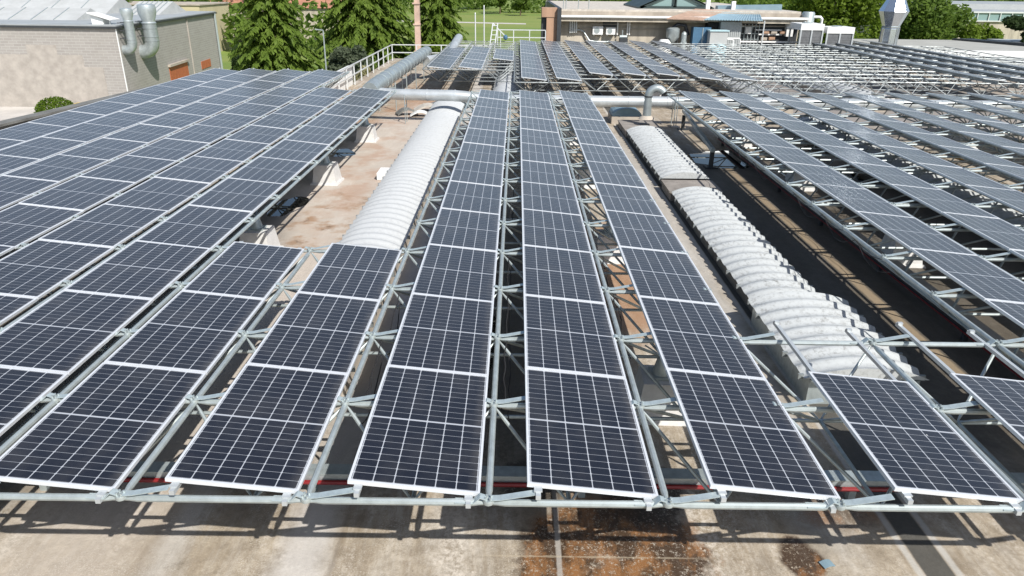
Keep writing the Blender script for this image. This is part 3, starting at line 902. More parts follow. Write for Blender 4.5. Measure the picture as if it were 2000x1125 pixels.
# ------------------------------------------------------------------ barrel skylights
def skylight(name, label, x0, x1, y0, y1, zc, rise, pitch, mat, curb, lid=None, clean=0.0):
    """corrugated barrel vault on a low curb: ribs run across, one every 'pitch' metres"""
    root = thing(name, label, "skylight", ((x0 + x1) / 2, y0, RZ))
    mb = MB()
    mb.box(x0 + 0.07, x1 - 0.07, y0 + 0.05, y1 - 0.05, RZ, zc - 0.002)
    mb.build('curb', curb, root, smooth=False)
    mb = MB()
    NA, sub = 14, 8
    ny = int((y1 - y0) / pitch) * sub
    rows = []
    for i in range(ny + 1):
        y = y0 + (y1 - y0) * i / ny
        ph = i / sub
        rip = 0.5 + 0.5 * math.cos(2 * math.pi * ph)
        bmp = 0.056 * rip ** 1.35
        row = []
        for a in range(NA + 1):
            t = -1 + 2 * a / NA
            ang = t * R(46)
            sx = math.sin(ang) / math.sin(R(46))
            sz = (math.cos(ang) - math.cos(R(46))) / (1 - math.cos(R(46)))
            row.append(((x0 + x1) / 2 + (x1 - x0) / 2 * sx * (1 + 0.03 * rip), y, zc + rise * sz + bmp * (0.35 + 0.65 * math.cos(ang))))
        rows.append(row)
    b = len(mb.v)
    W = NA + 1
    for r in rows: mb.v += r
    for i in range(ny):
        for a in range(NA):
            mb.f.append((b + i * W + a, b + i * W + a + 1, b + (i + 1) * W + a + 1, b + (i + 1) * W + a)); mb.m.append(0)
    for r in (rows[0], rows[-1]):
        mb.face(list(r))
    # rows of edge clips holding the sheet down
    y = y0 + pitch * 0.5
    while y < y1:
        for sx in (x0, x1):
            sgn = -1 if sx == x0 else 1
            mb.box(min(sx - 0.02, sx + sgn * 0.055), max(sx + 0.02, sx + sgn * 0.055), y - 0.018, y + 0.018, zc - 0.05, zc + 0.03, 1)
        y += pitch * 2
    mb.build('vault', [mat, M['galv_far']], root)
    if lid:
        for (a, c) in lid:
            mb = MB(); mb.box(x0 - 0.01, x1 + 0.01, a - 0.2, c + 0.12, RZ + 0.01, zc - 0.01); mb.box(x0 - 0.05, x1 + 0.05, a - 0.2, c + 0.1, zc - 0.01, zc + 0.03)
            mb.build('concrete_lid', M['lid'], root, smooth=False)
    return root
skylight('barrel_skylight', "long white corrugated barrel skylight left of the central rows", -3.47, -2.12, 4.0, 28.0, -1.1, 0.19, 0.36, M['sky_clean'], M['tan'])
skylight('barrel_skylight', "near grimy corrugated skylight, wider raised section behind the single panel", 4.27, 5.95, 3.9, 6.6, -1.06, 0.16, 0.33, M['sky_grimy'], M['galv'])
skylight('barrel_skylight', "long grimy corrugated skylight section right of the central rows", 4.42, 5.74, 6.75, 14.05, -1.2, 0.15, 0.36, M['sky_grimy'], M['dark_parapet'])
skylight('barrel_skylight', "far section of the grimy skylight with pale concrete lids", 4.42, 5.78, 15.5, 22.8, -1.2, 0.17, 0.36, M['sky_grimy'], M['dark_parapet'], lid=((14.35, 15.3), (23.0, 25.0)))
mb = MB()
for i in range(9):
    pass
root = thing('roof_dome', "small smooth blue grey rooflight behind the gooseneck vent", "rooflight", (4.85, 26.4, RZ))
mb = MB()
pts = []
for i in range(13):
    t = math.pi * i / 12
    pts.append((4.85 + 0.62 * math.cos(t), -1.15 + 0.34 * math.sin(t)))
for i in range(12):
    (a, za), (b, zb) = pts[i], pts[i + 1]
    mb.face([(a, 25.75, za), (a, 27.0, za), (b, 27.0, zb), (b, 25.75, zb)])
mb.face([(a, 25.75, z) for a, z in reversed(pts)]); mb.face([(a, 27.0, z) for a, z in pts])
mb.build('vault', M['canopy_blue'], root)
mb = MB(); mb.box(4.2, 5.5, 25.7, 27.05, RZ, -1.15); mb.build('curb', M['tan'], root, smooth=False)
SKG = "white barrel skylights below the far frame"
skylight('barrel_skylight', "white barrel skylight below the bare frames near the small far row", -0.95, 0.45, 28.2, 48, -1.1, 0.4, 0.5, M['sky_clean'], M['tan'])
skylight('barrel_skylight', "white barrel skylight below the seventh long far row", 11.35, 12.85, 28.5, 49, -1.1, 0.42, 0.5, M['sky_clean'], M['tan'])
skylight('barrel_skylight', "white barrel skylight crossing the bare far frame at right", 16.1, 17.6, 29.5, 50, -1.1, 0.45, 0.5, M['sky_clean'], M['tan'])
skylight('barrel_skylight', "white barrel skylight below the right hand near rows", 11.2, 12.5, 8, 24.5, -1.2, 0.3, 0.44, M['sky_grimy'], M['tan'])

# ------------------------------------------------------------------ ducts
def flanges(root, mat, p, q, r, n, every):
    p, q = Vector(p), Vector(q)
    L = (q - p).length
    d = (q - p).normalized()
    s = every
    while s < L:
        mb = MB()
        mb.tube(p + d * (s - 0.02), p + d * (s + 0.02), r * 1.06, n)
        mb.build('seam_ring', mat, root)
        s += every
DY, DZ, DR = 25.45, -0.33, 0.225
root = thing('ventilation_duct', "large round galvanised duct crossing the roof between both arrays", "duct", (2, DY, RZ))
mb = MB()
mb.path([(-5.4, DY + 0.25, DZ + 0.02), (-4.6, DY + 0.12, DZ), (-2.4, DY, DZ), (-1.9, DY - 0.02, DZ - 0.03), (-1.2, DY + 0.05, DZ - 0.13), (0, DY, DZ - 0.16), (28, DY, DZ - 0.18)], DR, 20)
mb.build('pipe', M['duct'], root)
flanges(root, M['duct'], (-4.6, DY + .1, DZ), (-2.2, DY, DZ), DR, 20, 1.15)
flanges(root, M['duct'], (0, DY, DZ - 0.16), (28, DY, DZ - 0.18), DR, 20, 1.6)
for x in (-4.35, -1.6, 3.2, 6.7, 10.2, 13.7, 17.2, 20.7):
    mb = MB()
    mb.tube((x, DY - 0.26, RZ), (x, DY - 0.26, DZ + 0.05), 0.018, 6); mb.tube((x, DY + 0.26, RZ), (x, DY + 0.26, DZ + 0.05), 0.018, 6)
    mb.bar((x, DY - 0.26, DZ - 0.42), (x, DY + 0.26, DZ - 0.42), 0.04, 0.04)
    mb.build('support_leg', M['galv'], root)
root = thing('ventilation_duct', "raised dull duct running away along the left guard rail", "duct", (-5.5, 33, RZ))
mb = MB()
mb.path([(-5.75, 25.2, -0.15), (-5.72, 26.5, -0.1), (-5.3, 40.0, 0.02), (-5.28, 41.2, 0.0)], 0.33, 20)
mb.build('pipe', M['duct_dull'], root)
flanges(root, M['duct_dull'], (-5.72, 26.5, -0.1), (-5.3, 40.0, 0.02), 0.33, 20, 1.0)
mb = MB()
mb.path([(-5.1, 39.2, -0.35), (-4.4, 40.5, -0.3), (-3.9, 42.5, -0.1), (-3.75, 44.5, 0.3), (-3.7, 46.5, 0.45)], 0.27, 16)
mb.build('branch_pipe', M['duct'], root)
for y in (28.3, 31.8, 35.3, 38.8):
    mb = MB(); mb.tube((-5.2, y, RZ), (-5.2, y, -0.2), 0.025, 6); mb.tube((-5.95, y, RZ), (-5.95, y, -0.2), 0.025, 6); mb.bar((-5.98, y, -0.42), (-5.17, y, -0.42), 0.05, 0.05)
    mb.build('support_leg', M['galv'], root)

root = thing('gooseneck_vent', "curved zinc gooseneck vent pipe at the far end of grimy skylight", "vent pipe", (5.35, 24.0, -0.93))
cx, cy = 5.35, 24.0
mb = MB()
arc = [(cx, cy, -0.93), (cx, cy, -0.05)]
for i in range(1, 9):
    t = math.pi * 0.84 * i / 8
    arc.append((cx + 0.3 * (1 - math.cos(t)), cy - 0.05 * i / 8, -0.05 + 0.3 * math.sin(t)))
mb.path(arc, [0.17, 0.145] + [0.15] * 8, 18, cap=False)
mb.build('pipe', M['duct_dull'], root)
mb = MB(); mb.lathe(cx, cy, [(0.32, -0.93), (0.28, -0.88), (0.17, -0.8)], 18); mb.build('flashing', M['tan'], root)
mb = MB(); mb.tube((cx, cy, -0.09), (cx, cy, -0.04), 0.165, 18); mb.build('clamp_ring', M['dark'], root)

# ------------------------------------------------------------------ cable trays and bits on the roof
def tray(label, p, q, w=0.16, h=0.1, mat=M['galv']):
    p, q = Vector(p), Vector(q)
    root = thing('cable_tray', label, "cable tray", p)
    mb = MB()
    d = (q - p).normalized()
    side = d.cross(Vector((0, 0, 1)))
    mb.bar(p, q, w, 0.012)
    for s_ in (-1, 1): mb.bar(p + side * (s_ * w / 2) + Vector((0, 0, h / 2)), q + side * (s_ * w / 2) + Vector((0, 0, h / 2)), 0.012, h)
    mb.bar(p + Vector((0, 0, h + 0.012)), q + Vector((0, 0, h + 0.012)), w + 0.03, 0.012)
    L = (q - p).length
    s_ = 0.7
    while s_ < L:
        c = p + d * s_
        mb.box(c.x - 0.04, c.x + 0.04, c.y - 0.04, c.y + 0.04, RZ, c.z - 0.006)
        s_ += 3.1
    mb.build('channel', mat, root, smooth=False)
    mb = MB()
    off = -side if abs(d.x) > 0.5 else side
    sgn = Vector((0, -1, 0)) if abs(d.x) > 0.5 else Vector((-1, 0, 0))
    for i in range(1):
        o = sgn * (w / 2 + 0.035) + Vector((0, 0, 0.02 - 0.055 * i))
        mb.tube(p + o, q + o, 0.026 if w > 0.1 else 0.013, 7)
    mb.build('red_conduit', M['red'], root)
tray("grey cable tray with red conduits crossing the roof behind the front tube", (-9, 1.9, -1.24), (10, 1.9, -1.24))
mb = MB(); mb.box(8.0, 8.22, 2.0, 22.5, RZ, -1.28)
tag(mb.build('kerb', M['tan'], loc=(8.1, 12, RZ), smooth=False), "low concrete kerb running away below the first right row", "kerb")
tray("grey cable tray with red conduits running away below the right rows", (7.75, 2.2, -1.3), (7.75, 22, -1.3), 0.08, 0.06, M['dark'])
def stray(x, y, label, name, cat, mats, z=RZ):
    pass
root = thing('lightning_rod', "thin steel rod on a small round base by the gooseneck vent", "rod", (6.75, 25.0, RZ))
mb = MB(); mb.tube((6.75, 25.0, RZ), (6.75, 25.0, -0.05), 0.015, 6); mb.build('rod', M['galv'], root)
mb = MB(); mb.lathe(6.75, 25.0, [(0.2, RZ), (0.2, RZ + 0.05), (0.05, RZ + 0.09)], 14); mb.build('base', M['tan'], root)
# galvanised channel frame lying beside the right frame
root = thing('channel_beam', "dark steel channel beam on feet between grimy skylight and right rows", "beam", (6.6, 20, RZ))
mb = MB(); mb.bar((7.0, 25.0, -0.75), (6.45, 17.9, -0.85), 0.12, 0.12); mb.build('beam', M['duct_dull'], root, smooth=False)
for (x, y) in ((6.48, 18.1), (6.95, 24.6)):
    mb = MB(); mb.box(x - 0.06, x + 0.06, y - 0.06, y + 0.06, RZ, -0.88); mb.box(x - 0.2, x + 0.2, y - 0.15, y + 0.15, RZ, RZ + 0.04); mb.build('foot', M['dark'], root, smooth=False)

def slab(name, label, cat, x, y, w, d, h, rz, mat, z=RZ + 0.01, bend=0.0):
    mb = MB()
    n = 6
    for i in range(n):
        a, b = -w / 2 + w * i / n, -w / 2 + w * (i + 1) / n
        za, zb = bend * math.sin(math.pi * i / n), bend * math.sin(math.pi * (i + 1) / n)
        mb.hexa([(a, -d / 2, za), (b, -d / 2, zb), (b, d / 2 * 0.9, zb), (a, d / 2, za)], [(a, -d / 2, za + h), (b, -d / 2, zb + h), (b, d / 2 * 0.9, zb + h), (a, d / 2, za + h)])
    o = mb.build(name, mat, local=True, smooth=False)
    o.location = (x, y, z); o.rotation_euler = (0, 0, rz)
    return tag(o, label, cat)
slab('board', "larger pale curled board lying below the big duct", "board", -3.75, 28.3, 1.3, 0.9, 0.06, 0.2, M['debris'], bend=0.25)
slab('board', "smaller pale board beside the far end of the white skylight", "board", -3.95, 27.0, 0.9, 0.5, 0.05, 0.1, M['white'], bend=0.18)
slab('cover_sheet', "crumpled grey tarpaulin heap below the big duct", "tarpaulin", -4.6, 27.3, 0.9, 0.5, 0.08, 0.4, M['dark_parapet'], bend=0.22)
slab('block', "white polystyrene block beside the left skylight", "block", -3.75, 16.4, 0.28, 0.75, 0.2, 0.0, M['white'])
slab('tile', "small blue grey scrap of sheet metal on the front roof", "scrap", 3.43, 0.86, 0.13, 0.1, 0.004, 0.3, M['canopy_blue'], RZ + 0.012, 0.015)
slab('crate', "orange plastic sheet on the roof below the far right rows", "sheet", 15.6, 19.9, 0.5, 0.4, 0.12, 0.3, M['ochre'])

# ------------------------------------------------------------------ guard rails at the far left of the roof
def guard(name, label, pts, zb, h=1.1, step=1.9):
    root = thing(name, label, "guard rail", (pts[0][0], pts[0][1], zb))
    for dz in (h, h * 0.52):
        mb = MB()
        for a, b in zip(pts, pts[1:]): mb.bar((a[0], a[1], zb + dz), (b[0], b[1], zb + dz), 0.05, 0.06)
        mb.build('rail', M['rail_white'], root, smooth=False)
    for a, b in zip(pts, pts[1:]):
        a, b = Vector(a), Vector(b)
        n = max(1, round((b - a).length / step))
        for i in range(n + 1):
            p = a.lerp(b, i / n)
            if i == 0 and a != Vector(pts[0]): continue
            mb = MB(); mb.bar((p.x, p.y, zb), (p.x, p.y, zb + h - 0.03), 0.06, 0.06); mb.build('post', M['rail_white'], root, smooth=False)
guard('guard_rail', "white grey guard rail along the left and back roof edge before the trees", [(-8.85, 31.2), (-8.85, 50.2), (-1.7, 50.3)], RZ, 1.12)
guard('guard_rail', "white guard rail at the roof edge left of the workshop building", [(-1.2, 51.0), (2.3, 51.0)], -0.35, 1.08, 1.1)
root = thing('access_frame', "leaning white lattice access frame with blue float at the back edge", "frame", (-1.4, 49.5, RZ))
mb = MB()
for dx in (0, 0.35):
    mb.bar((-1.85 + dx, 48.0, RZ), (-1.5 + dx, 49.5, 1.25), 0.06, 0.06)
for i in range(9):
    t = (i + 0.5) / 9
    y, z = 48.0 + 1.5 * t, RZ + 2.7 * t
    x = -1.85 + 0.35 * t
    mb.bar((x, y, z), (x + 0.35, y, z), 0.05, 0.05)
mb.build('ladder', M['rail_white'], root, smooth=False)
mb = MB(); mb.bar((-1.5, 49.5, 1.25), (-0.5, 49.5, 0.28), 0.07, 0.07); mb.bar((-0.95, 49.5, 0.7), (-0.95, 49.5, RZ), 0.05, 0.05); mb.build('brace', M['rail_white'], root, smooth=False)
mb = MB(); mb.lathe(-0.6, 49.3, [(0.03, 0.14), (0.13, 0.2), (0.17, 0.32), (0.13, 0.44), (0.03, 0.5)], 12); mb.build('float', M['blue'], root)
for x, y, z1, l in ((-2.84, 51.2, 1.8, "left of two thin masts before the green field"), (-2.2, 51.2, 2.3, "taller right one of two thin masts before the field")):
    mb = MB(); mb.tube((x, y, RZ), (x, y, z1), 0.045, 8); mb.box(x - 0.1, x + 0.1, y - 0.1, y + 0.1, RZ - 0.05, RZ + 0.05); mb.tube((x, y, z1), (x, y, z1 + 0.08), 0.06, 8, 0.02)
    tag(mb.build('mast', M['rail_white'], loc=(x, y, RZ)), l, "mast")

# ------------------------------------------------------------------ building on the left
AX, AY = -37.85, 67.5
root = thing('block_building', "long grey blockwork building at left with white rooftop glazing", "building", (AX, AY, GZ))
TZ = -0.47
back = Vector((-2.45, 24.0, 0)).normalized()
def wpt(s, off=0.0):
    n = Vector((back.y, -back.x, 0))
    return Vector((AX, AY, 0)) + back * s + n * off
far_c = wpt(33.5)
lx, ly = -90.0, 68.8
mb = MB()
mb.face([(lx, ly, GZ), (AX, AY, GZ), (AX, AY, TZ), (lx, ly, TZ)])
mb.face([(AX, AY, GZ), (far_c.x, far_c.y, GZ), (far_c.x, far_c.y, TZ), (AX, AY, TZ)])
mb.face([(far_c.x, far_c.y, GZ), (lx, far_c.y + 2, GZ), (lx, far_c.y + 2, TZ), (far_c.x, far_c.y, TZ)])
mb.face([(lx, far_c.y + 2, GZ), (lx, ly, GZ), (lx, ly, TZ), (lx, far_c.y + 2, TZ)])
mb.build('wall', M['block'], root, smooth=False)
mb = MB()
lo = [(lx, ly - 0.15), (AX + 0.15, AY - 0.15), (far_c.x + 0.15, far_c.y), (lx, far_c.y + 2)]
mb.hexa([(x, y, TZ) for x, y in lo], [(x, y, TZ + 0.22) for x, y in lo])
mb.build('roof', M['pale_roof'], root, smooth=False)
mb = MB()
mb.bar((lx, ly - 0.2, TZ + 0.02), (AX + 0.2, AY - 0.2, TZ + 0.02), 0.12, 0.2)
e = wpt(33.5, 0.2)
mb.bar((AX + 0.2, AY - 0.2, TZ + 0.021), (e.x, e.y, TZ + 0.021), 0.12, 0.2)
mb.build('gutter', M['dark'], root, smooth=False)
# stepped pale repair patch low on the front wall
def fw(x): return ly + (AY - ly) * (x - lx) / (AX - lx)
for x0, x1, z1 in ((-90, -46.9, -3.0), (-46.9, -44.0, -2.1), (-44.0, -41.6, -3.0), (-41.6, -39.8, -4.1)):
    mb = MB(); mb.hexa([(x0, fw(x0) - 0.05, GZ), (x1, fw(x1) - 0.05, GZ), (x1, fw(x1) + 0.02, GZ), (x0, fw(x0) + 0.02, GZ)], [(x0, fw(x0) - 0.05, z1), (x1, fw(x1) - 0.05, z1), (x1, fw(x1) + 0.02, z1), (x0, fw(x0) + 0.02, z1)])
    mb.build('plaster_patch', M['plaster'], root, smooth=False)
p0 = wpt(0, 0.05)
mb = MB(); mb.box(p0.x - 0.04, p0.x + 0.03, p0.y - 0.08, p0.y + 0.03, GZ, TZ - 0.1); mb.build('corner_joint', M['white'], root, smooth=False)
def on_wall(s0, s1, z0, z1, d=0.06):
    mb = MB()
    a, b, c, e = wpt(s0, d), wpt(s1, d), wpt(s1, -0.02), wpt(s0, -0.02)
    q = [a, b, c, e]
    mb.hexa([(p.x, p.y, z0) for p in q], [(p.x, p.y, z1) for p in q])
    return mb
on_wall(12.4, 18.8, GZ + 0.6, -5.35).build('shutter_door', M['door_orange'], root, smooth=False)
on_wall(12.2, 19.0, -5.35, -5.1, 0.3).build('door_lintel', M['tan'], root, smooth=False)
on_wall(24.2, 28.2, -6.9, -5.95).build('window_shutter', M['door_orange'], root, smooth=False)
on_wall(20.9, 21.1, GZ, TZ, 0.1).build('wall_joint', M['plaster'], root, smooth=False)
q = wpt(32.5, 0.2)
mb = MB(); mb.tube((q.x, q.y, GZ), (q.x, q.y, TZ), 0.16, 8); mb.build('downpipe', M['galv'], root)
def shed(x0, x1, y0, y1, h):
    mb = MB()
    z = TZ + 0.22
    a = [(x0, y0, z), (x1, y0 + 1.0, z), (x1 - 0.3, y1 + 1.0, z), (x0, y1, z)]
    r0, r1 = (x0, (y0 * 0.45 + y1 * 0.55), z + h), (x1 - 0.2, (y0 * 0.45 + y1 * 0.55) + 1.0, z + h)
    mb.face([a[0], a[1], r1, r0]); mb.face([a[2], a[3], r0, r1]); mb.face([a[3], a[0], r0]); mb.face([a[1], a[2], r1])
    n = 7
    for i in range(1, n):
        t = i / n
        p, s_ = Vector(a[0]).lerp(Vector(a[1]), t), Vector(r0).lerp(Vector(r1), t)
        mb.bar(p + Vector((0, 0, 0.03)), s_ + Vector((0, 0, 0.03)), 0.1, 0.06, 1)
    return mb
for (x0, x1, y0, y1, h) in ((-62, -46.0, 74.5, 81, 1.05), (-90, -63, 75, 82, 1.1), (-76, -50.5, 89, 98, 1.8), (-47.5, -43.5, 88, 97, 1.4)):
    shed(x0, x1, y0, y1, h).build('shed_rooflight', [M['shed_white'], M['galv']], root, smooth=False)
mb = MB()
hx, hy, hz = -39.6, 69.6, TZ + 0.22
mb.hexa([(hx - 1.2, hy - 0.6, hz), (hx - 0.1, hy - 0.6, hz), (hx - 0.1, hy + 0.8, hz), (hx - 1.2, hy + 0.8, hz)], [(hx - 1.2, hy - 0.6, hz + 0.9), (hx - 0.1, hy - 0.6, hz + 0.45), (hx - 0.1, hy + 0.8, hz + 0.45), (hx - 1.2, hy + 0.8, hz + 0.9)])
mb.bar((hx - 1.4, hy, hz + 1.03), (hx + 0.8, hy, hz + 0.4), 1.8, 0.07)
mb.bar((hx + 0.55, hy - 0.6, hz), (hx + 0.55, hy - 0.6, hz + 0.42), 0.06, 0.06)
mb.build('roof_hood', M['white'], root, smooth=False)
# exhaust stacks with elbows on the side wall
def stack(label, s, r, zt, zb, off):
    p = wpt(s, off)
    x, y = p.x, p.y
    root = thing('exhaust_stack', label, "exhaust stack", (x, y, zb))
    mb = MB()
    n_ = Vector((back.y, -back.x, 0))
    arc = []
    for i in range(10):
        t = math.pi / 2 * i / 9
        c = Vector((x, y, zb + r * 1.5)) - n_ * (r * 1.5)
        arc.append(c + n_ * (r * 1.5 * math.cos(t)) + Vector((0, 0, -r * 1.5 * math.sin(t))))
    arc.reverse()
    arc = [arc[0] - n_ * (off - r * 1.5 + 0.1)] + arc if off > r * 1.5 else arc
    mb.path(arc + [Vector((x, y, zt - 1.3 * r * 2))], r, 20)
    mb.build('pipe', M['duct_dull'], root)
    mb = MB()
    mb.lathe(x, y, [(r, zt - 2.6 * r), (r * 0.92, zt - 2.5 * r), (r * 0.92, zt - 2.3 * r), (r * 1.28, zt - 1.2 * r), (r * 1.28, zt - 0.45 * r), (r * 1.2, zt - 0.1 * r), (r * 0.9, zt)], 20)
    mb.build('cowl', M['cowl'], root)
    mb = MB()
    for z in (zt - 2.7 * r, (zb + zt) / 2, zb + 2.2 * r, zb + 1.6 * r):
        m2 = MB(); m2.tube((x, y, z - 0.04), (x, y, z + 0.04), r * 1.05, 20); m2.build('seam_ring', M['duct_dull'], root)
    a = wpt(s - 0.4, 0.0); b = wpt(s + 0.4, 0.0)
    for dz in (0.2, 0.9, 1.6):
        z = zb + 2 * r + dz
        mb = MB()
        mb.bar((a.x, a.y, z), (x, y, z), 0.08, 0.08); mb.bar((b.x, b.y, z), (x, y, z), 0.08, 0.08)
        mb.build('wall_bracket', M['dark'], root)
stack("smaller left exhaust stack with elbow on the blockwork building", 1.0, 0.44, 1.25, -2.55, 0.9)
stack("larger right exhaust stack with elbow on the blockwork building", 5.4, 0.68, 1.5, -3.1, 1.2)

# clipped round bush and yellow marker behind the parapet
def leaf_blob(centers, n, size, rnd, flat=0.0):
    """leaf faces scattered through lumps (cx,cy,cz,rx,ry,rz)"""
    mb = MB()
    tot = sum(c[3] * c[4] + c[4] * c[5] + c[3] * c[5] for c in centers)
    for c in centers:
        m = int(n * (c[3] * c[4] + c[4] * c[5] + c[3] * c[5]) / tot)
        for _ in range(m):
            while True:
                v = Vector((rnd.gauss(0, 1), rnd.gauss(0, 1), rnd.gauss(0, 1)))
                if v.length > 0.1: break
            v.normalize()
            rr = 1 - abs(rnd.gauss(0, 0.16))
            p = Vector((c[0] + v.x * c[3] * rr, c[1] + v.y * c[4] * rr, c[2] + v.z * c[5] * rr))
            a = Vector((rnd.gauss(0, 1), rnd.gauss(0, 1), rnd.gauss(0, 0.6))).normalized()
            b = a.cross(v + Vector((rnd.gauss(0, .5), rnd.gauss(0, .5), rnd.gauss(0, .5))))
            if b.length < 1e-3: continue
            b.normalize()
            s1, s2 = size * rnd.uniform(0.6, 1.3), size * rnd.uniform(0.35, 0.8)
            mb.face([p - a * s1, p + b * s2, p + a * s1, p - b * s2])
    return mb
def lumps(cx, cy, cz, rx, ry, rz, n, rnd, k=0.42):
    out = []
    for _ in range(n):
        while True:
            v = Vector((rnd.uniform(-1, 1), rnd.uniform(-1, 1), rnd.uniform(-1, 1)))
            if v.length < 1: break
        s_ = k * rnd.uniform(0.6, 1.15)
        out.append((cx + v.x * rx * 0.75, cy + v.y * ry * 0.75, cz + v.z * rz * 0.75, rx * s_, ry * s_, rz * s_ * 0.85))
    return out
rnd = random.Random(3)
bx, by = -39.0, 57.5
root = thing('clipped_bush', "round clipped bright green bush behind the left parapet", "bush", (bx, by, GZ))
mb = leaf_blob([(bx, by, -6.7, 1.62, 1.62, 1.3)], 5200, 0.09, rnd); mb.build('crown', M['clipped'], root, smooth=False)
mb = MB(); mb.tube((bx, by, GZ), (bx, by, -6.5), 0.12, 8, 0.07)
for t in range(5): mb.tube((bx, by, -7.4), (bx + 0.9 * math.cos(t * 1.3), by + 0.9 * math.sin(t * 1.3), -6.4), 0.05, 6, 0.02)
mb.build('trunk', M['bark'], root)
mb = MB(); mb.box(-37.6, -37.0, 58.0, 58.6, GZ, -6.15); mb.box(-37.66, -36.94, 57.94, 58.66, -6.15, -6.05)
tag(mb.build('bollard', M['yellow'], loc=(-37.3, 58.3, GZ), smooth=False), "yellow painted box just right of the clipped bush", "bollard")

# ------------------------------------------------------------------ trees
def conifer(label, x, y, top, rad, seed, mat=M['needle'], base=GZ, low=0.5):
    rnd = random.Random(seed)
    root = thing('conifer_tree', label, "tree", (x, y, base))
    H = top - base
    mb = MB(); mb.tube((x, y, base), (x, y, top - 0.6), 0.32, 9, 0.05)
    crown = MB()
    z = base + low
    lvl = 0
    while z < top - 0.3:
        t = (z - base) / H
        rr = rad * (1 - t) ** 0.8 * (0.9 + 0.2 * math.sin(lvl * 1.7)) + 0.25
        nb = max(7, int(17 * (1 - t) + 6))
        for b in range(nb):
            az = 2 * math.pi * (b + rnd.random() * 0.8) / nb + lvl
            L = rr * rnd.uniform(0.72, 1.12)
            d = Vector((math.cos(az), math.sin(az), 0))
            side = Vector((-d.y, d.x, 0))
            sl = rnd.uniform(0.1, 0.35)
            if lvl % 3 == 0 and b % 3 == 0:
                mb.tube((x, y, z), Vector((x, y, z)) + d * L * 0.8 + Vector((0, 0, L * 0.1 - L * L * 0.05)), 0.05, 5, 0.015)
            ns = max(6, int(L * 9))
            for i in range(ns):
                s_ = (i + rnd.random()) / ns
                if s_ < 0.2: continue
                c = Vector((x, y, z)) + d * (L * s_) + Vector((0, 0, L * (sl * s_ - 0.5 * s_ * s_)))
                for sg in (-1, 1, 0):
                    wd = side * sg * rnd.uniform(0.35, 0.9) * (0.55 + 0.3 * (1 - s_)) + d * rnd.uniform(0.15, 0.5)
                    ln = rnd.uniform(0.4, 0.9)
                    tip = c + wd * ln + Vector((0, 0, -rnd.uniform(0.1, 0.5) * ln - 0.12))
                    md = (c + tip) / 2 + Vector((0, 0, 0.04))
                    q = wd.cross(Vector((rnd.gauss(0, .4), rnd.gauss(0, .4), 1)))
                    if q.length < 1e-3: continue
                    q = q.normalized() * rnd.uniform(0.07, 0.16)
                    crown.face([c, md + q, tip, md - q])
        z += rnd.uniform(0.3, 0.44) * (1.0 if t < 0.7 else 0.8)
        lvl += 1
    crown.build('crown', mat, root, smooth=False)
    mb.build('trunk', M['bark'], root)
conifer("bright green conifer with drooping branches behind the left panel rows", -17.5, 50.5, 7.2, 4.8, 11)
conifer("large conifer in the middle of three behind the guard rail", -12.9, 61.5, 10.5, 6.6, 12)
conifer("conifer right of the pink pillar behind the guard rail", -7.0, 65.0, 7.5, 4.2, 13)

def broadleaf(name, label, x, y, cz, rx, ry, rz, n, size, mat, seed, base=GZ, nl=14, cat="tree", group=None, k=0.42):
    rnd = random.Random(seed)
    root = thing(name, label, cat, (x, y, base), group)
    L = lumps(x, y, cz, rx, ry, rz, nl, rnd, k)
    leaf_blob(L, n, size, rnd).build('crown', mat, root, smooth=False)
    mb = MB()
    r0 = 0.05 * (rx + rz) / 1.5
    mb.path([(x, y, base), (x + 0.1, y, base + (cz - base) * 0.5), (x, y, cz)], [r0, r0 * 0.75, r0 * 0.35], 8)
    for l in L[:7]:
        mb.tube((x, y, base + (cz - base) * rnd.uniform(0.4, 0.7)), (l[0], l[1], l[2]), r0 * 0.4, 6, r0 * 0.1)
    mb.build('trunk', M['bark'], root)
    return root
broadleaf('shrub', "rounded grey green shrub before the conifers at the guard rail", -12.9, 54, -2.4, 2.0, 1.8, 2.4, 9000, 0.13, M['olive'], 21, cat="shrub", nl=18)
broadleaf('shrub', "low green shrub with pale blossom beside the guard rail", -10.9, 49, -2.9, 1.3, 1.3, 1.5, 4200, 0.1, M['flowers'], 22, cat="shrub", nl=12)
broadleaf('shrub', "dense yellow green bush right below the guard rail corner", -6.4, 60, -2.6, 3.4, 2.0, 2.3, 9000, 0.15, M['leaf'], 23, cat="shrub", nl=18)
broadleaf('shrub', "dark green bush behind the guard rail under the pillar", -9.5, 57, -3.4, 1.8, 1.6, 1.6, 5000, 0.13, M['leaf_dark'], 24, cat="shrub", nl=12)
broadleaf('shrub', "dark hedge clump between the left building and the bright conifer", -27.3, 73, -4.2, 2.4, 2.5, 3.8, 7000, 0.2, M['leaf_dark'], 25, cat="shrub", nl=18)
broadleaf('broadleaf_tree', "bright green tree behind the rooftop cooling units", 33.6, 76, 0.2, 5.6, 4.5, 5.6, 17000, 0.22, M['leaf'], 31, nl=26)
broadleaf('broadleaf_tree', "mid green tree right of the shiny metal chimney", 43.2, 77, -0.5, 5.8, 4.5, 5.0, 17000, 0.22, M['leaf2'], 32, nl=26)
broadleaf('broadleaf_tree', "dark gnarled tree at the far right edge", 46.5, 62, 0.6, 4.6, 2.5, 1.9, 7000, 0.2, M['leaf_dark'], 33, nl=18, k=0.3)
broadleaf('broadleaf_tree', "smaller bright tree low behind the grey flat roof", 48.0, 74, -2.0, 2.6, 2.0, 2.8, 6000, 0.18, M['leaf'], 34, nl=12)
